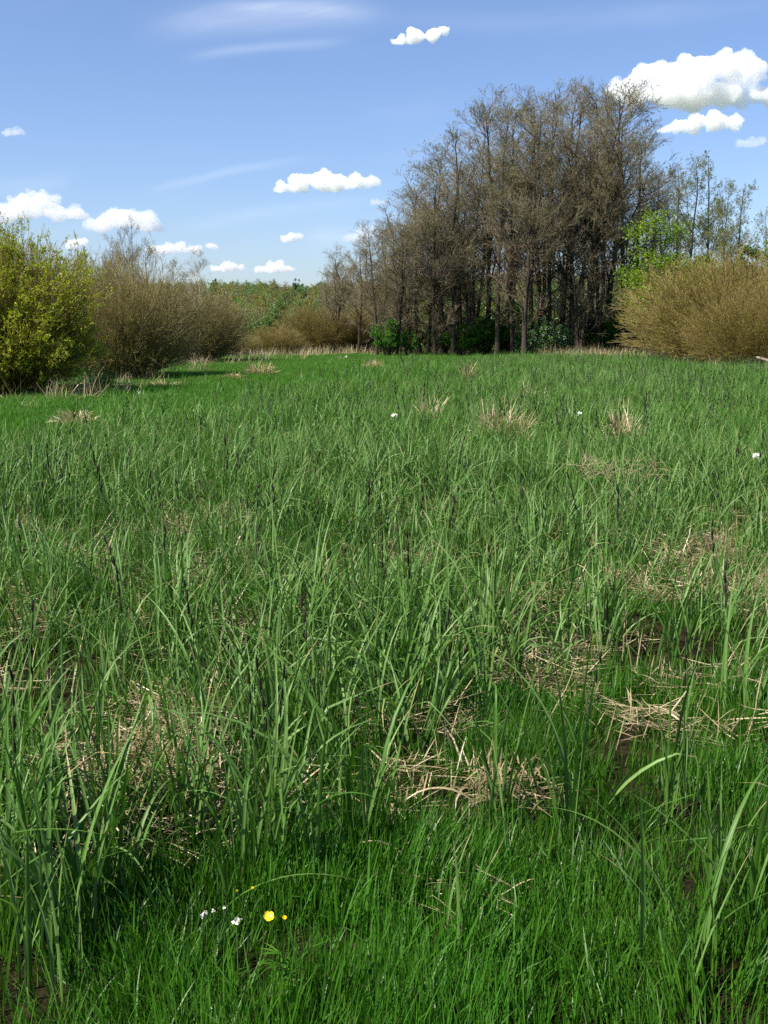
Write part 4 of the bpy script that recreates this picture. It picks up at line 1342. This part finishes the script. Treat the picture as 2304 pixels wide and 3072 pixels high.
def cloud_object(balls, loc, label, gen, thickness):
    """balls: (centre, radius, squash) in metres; heaps of smaller puffs grow on the big ones"""
    V_, F_, off = [], [], 0
    floor_ = min(c[2] - r_ * q_ * 0.75 for c, r_, q_ in balls)
    mean_r = float(np.mean([b_[1] for b_ in balls]))
    all_ = []
    for c, rad, sq in balls:
        all_.append((c, rad * 0.82, sq))
        for d_ in sphere_dirs(gen, 9):
            r2 = rad * gen.uniform(0.22, 0.48)
            c2 = c + d_ * np.array([1, 1, sq]) * rad * 0.82
            all_.append((c2, r2, 0.85))
            for e_ in sphere_dirs(gen, 4):
                all_.append((c2 + e_ * r2 * 0.9, r2 * gen.uniform(0.25, 0.5), 0.9))
    for c, rad, sq in all_:
        vv = ICO[0] * np.array([rad, rad, rad * sq]) + c
        low = vv[:, 2] < floor_
        vv[low, 2] = floor_ + (vv[low, 2] - floor_) * 0.25
        V_.append(vv); F_.append(ICO[1] + off); off += len(ICO[0])
    V_ = np.concatenate(V_)
    me = bpy.data.meshes.new('cloud')
    me.from_pydata(V_.tolist(), [], np.concatenate(F_).tolist())
    me.materials.append(vapour(thickness / mean_r))
    o = obj('cloud', me, loc=loc)
    ext = V_.max(0) - V_.min(0)
    rm = o.modifiers.new('remesh', 'REMESH'); rm.mode = 'VOXEL'; rm.voxel_size = max(ext[0] / 130, mean_r / 12)
    for nm, sc_, st_ in (('lumps', 0.9, 0.40), ('frill', 0.26, 0.24)):
        tx = bpy.data.textures.new('cloud_' + nm, 'CLOUDS'); tx.noise_scale = mean_r * sc_; tx.noise_depth = 3
        dm = o.modifiers.new(nm, 'DISPLACE'); dm.texture = tx; dm.strength = mean_r * st_; dm.mid_level = .5; dm.texture_coords = 'LOCAL'
    tag(o, label, 'cloud', 'fair weather clouds')
    return o


def cloud(puffs, D, label, seed, thin=False, amp=1.0):
    """puffs: (px, py, radius_px, vertical squash)"""
    gen = np.random.default_rng(seed)
    balls = []
    for (px, py, rp, sq) in puffs:
        c = np.array(at(px, py, D))
        rad = rp / F_PX * D
        c[1] += gen.uniform(-.5, .5) * rad
        balls.append([c, rad * 1.02, sq])
    ctr = np.mean([b_[0] for b_ in balls], 0)
    for b_ in balls:
        b_[0] = b_[0] - ctr
    return cloud_object(balls, tuple(ctr), label, gen, 0.35 if thin else (1.5 if seed < 5 else 1.0))


cloud([(1850, 270, 42, .6), (1900, 255, 50, .7), (1960, 235, 60, .8), (2030, 225, 62, .8), (2090, 215, 60, .8), (2150, 200, 52, .8), (2210, 195, 50, .9), (2250, 215, 50, .9),
       (1900, 290, 50, .5), (1990, 290, 70, .5), (2080, 290, 75, .5), (2170, 285, 70, .5), (2270, 290, 45, .5), (2330, 300, 40, .5)], 4200, 'largest cumulus cloud, white and heaped, beside the grove summit', 1)
cloud([(1990, 392, 20, .5), (2040, 378, 30, .6), (2090, 370, 34, .7), (2150, 368, 36, .7), (2200, 366, 30, .7)], 4800, 'flat white cloud directly under the largest one', 2, amp=.8)
cloud([(850, 565, 26, .6), (900, 555, 34, .7), (960, 540, 40, .8), (1010, 545, 38, .7), (1070, 548, 34, .6), (1110, 545, 26, .6)], 5200, 'bright elongated cloud alone in the middle of the sky', 3, amp=.8)
cloud([(1200, 120, 22, .5), (1245, 105, 30, .7), (1300, 98, 28, .6), (1330, 92, 20, .5)], 3500, 'small white cloud highest in the sky', 4, amp=.5)
cloud([(-10, 640, 60, .6), (60, 620, 50, .8), (120, 615, 50, .8), (170, 640, 46, .5), (230, 645, 40, .4)], 7000, 'wide whitish cloud low behind the yellow green willow', 5, amp=1.2)
cloud([(300, 680, 40, .5), (360, 655, 46, .7), (420, 665, 46, .7), (450, 680, 34, .5)], 7600, 'low cloud behind the bare many stemmed tree', 6, amp=1.2)
cloud([(470, 750, 32, .5), (520, 745, 34, .5), (580, 748, 26, .5), (640, 740, 22, .4)], 9000, 'low stretched cloud above the birch', 7, amp=1.2)
cloud([(215, 735, 20, .7), (240, 728, 22, .6)], 9000, 'little cloud tuft above the bare thicket', 8, amp=.8)
cloud([(860, 715, 24, .5), (890, 712, 20, .4)], 9500, 'little faint cloud beneath the elongated one', 9, amp=.9)
cloud([(650, 805, 22, .4), (690, 800, 28, .5), (720, 805, 18, .4)], 11000, 'low flat cloud above the skyline trees near the birch', 10, amp=1.1)
cloud([(790, 808, 26, .4), (830, 802, 32, .5), (865, 808, 22, .4)], 11000, 'low flat cloud above the middle of the hill', 11, amp=1.1)
cloud([(1100, 700, 40, .5), (1060, 712, 30, .4)], 9500, 'faint cloud veil beside the grove shoulder', 12, True, 1.1)
cloud([(1125, 607, 18, .4), (1145, 606, 16, .4)], 8000, 'faint tiny cloud beside the middle streak', 13, True, .8)
cloud([(20, 398, 22, .4), (55, 395, 20, .4)], 5500, 'faint small cloud patch high above the willow', 14, True, .6)
cloud([(2240, 430, 26, .4), (2275, 425, 26, .5)], 6000, 'small faint cloud under the flat white one', 15, True, .6)
# clouds beyond the frame, so that the sky goes on as it is
k = 40
for a_ in np.linspace(35, 325, 16):
    gen = np.random.default_rng(k); k += 1
    D = gen.uniform(3500, 9000)
    az_ = R(a_ + gen.uniform(-7, 7))
    el_ = gen.uniform(.07, .26)
    balls = [[np.array([(j - 3) * 110.0, gen.uniform(-60, 60), gen.uniform(-20, 40)]), gen.uniform(70, 150), .55] for j in range(6)]
    o = cloud_object(balls, (math.sin(az_) * D, math.cos(az_) * D, D * el_), 'fair weather cumulus cloud beyond the picture frame', gen, 1.8)
    o.rotation_euler = (0, 0, -az_)
print('instances: sedge near', n_near, 'far', n_far, 'grass near', n_g)

print('unique triangles', sum(len(m_.polygons) * 2 for m_ in bpy.data.meshes))
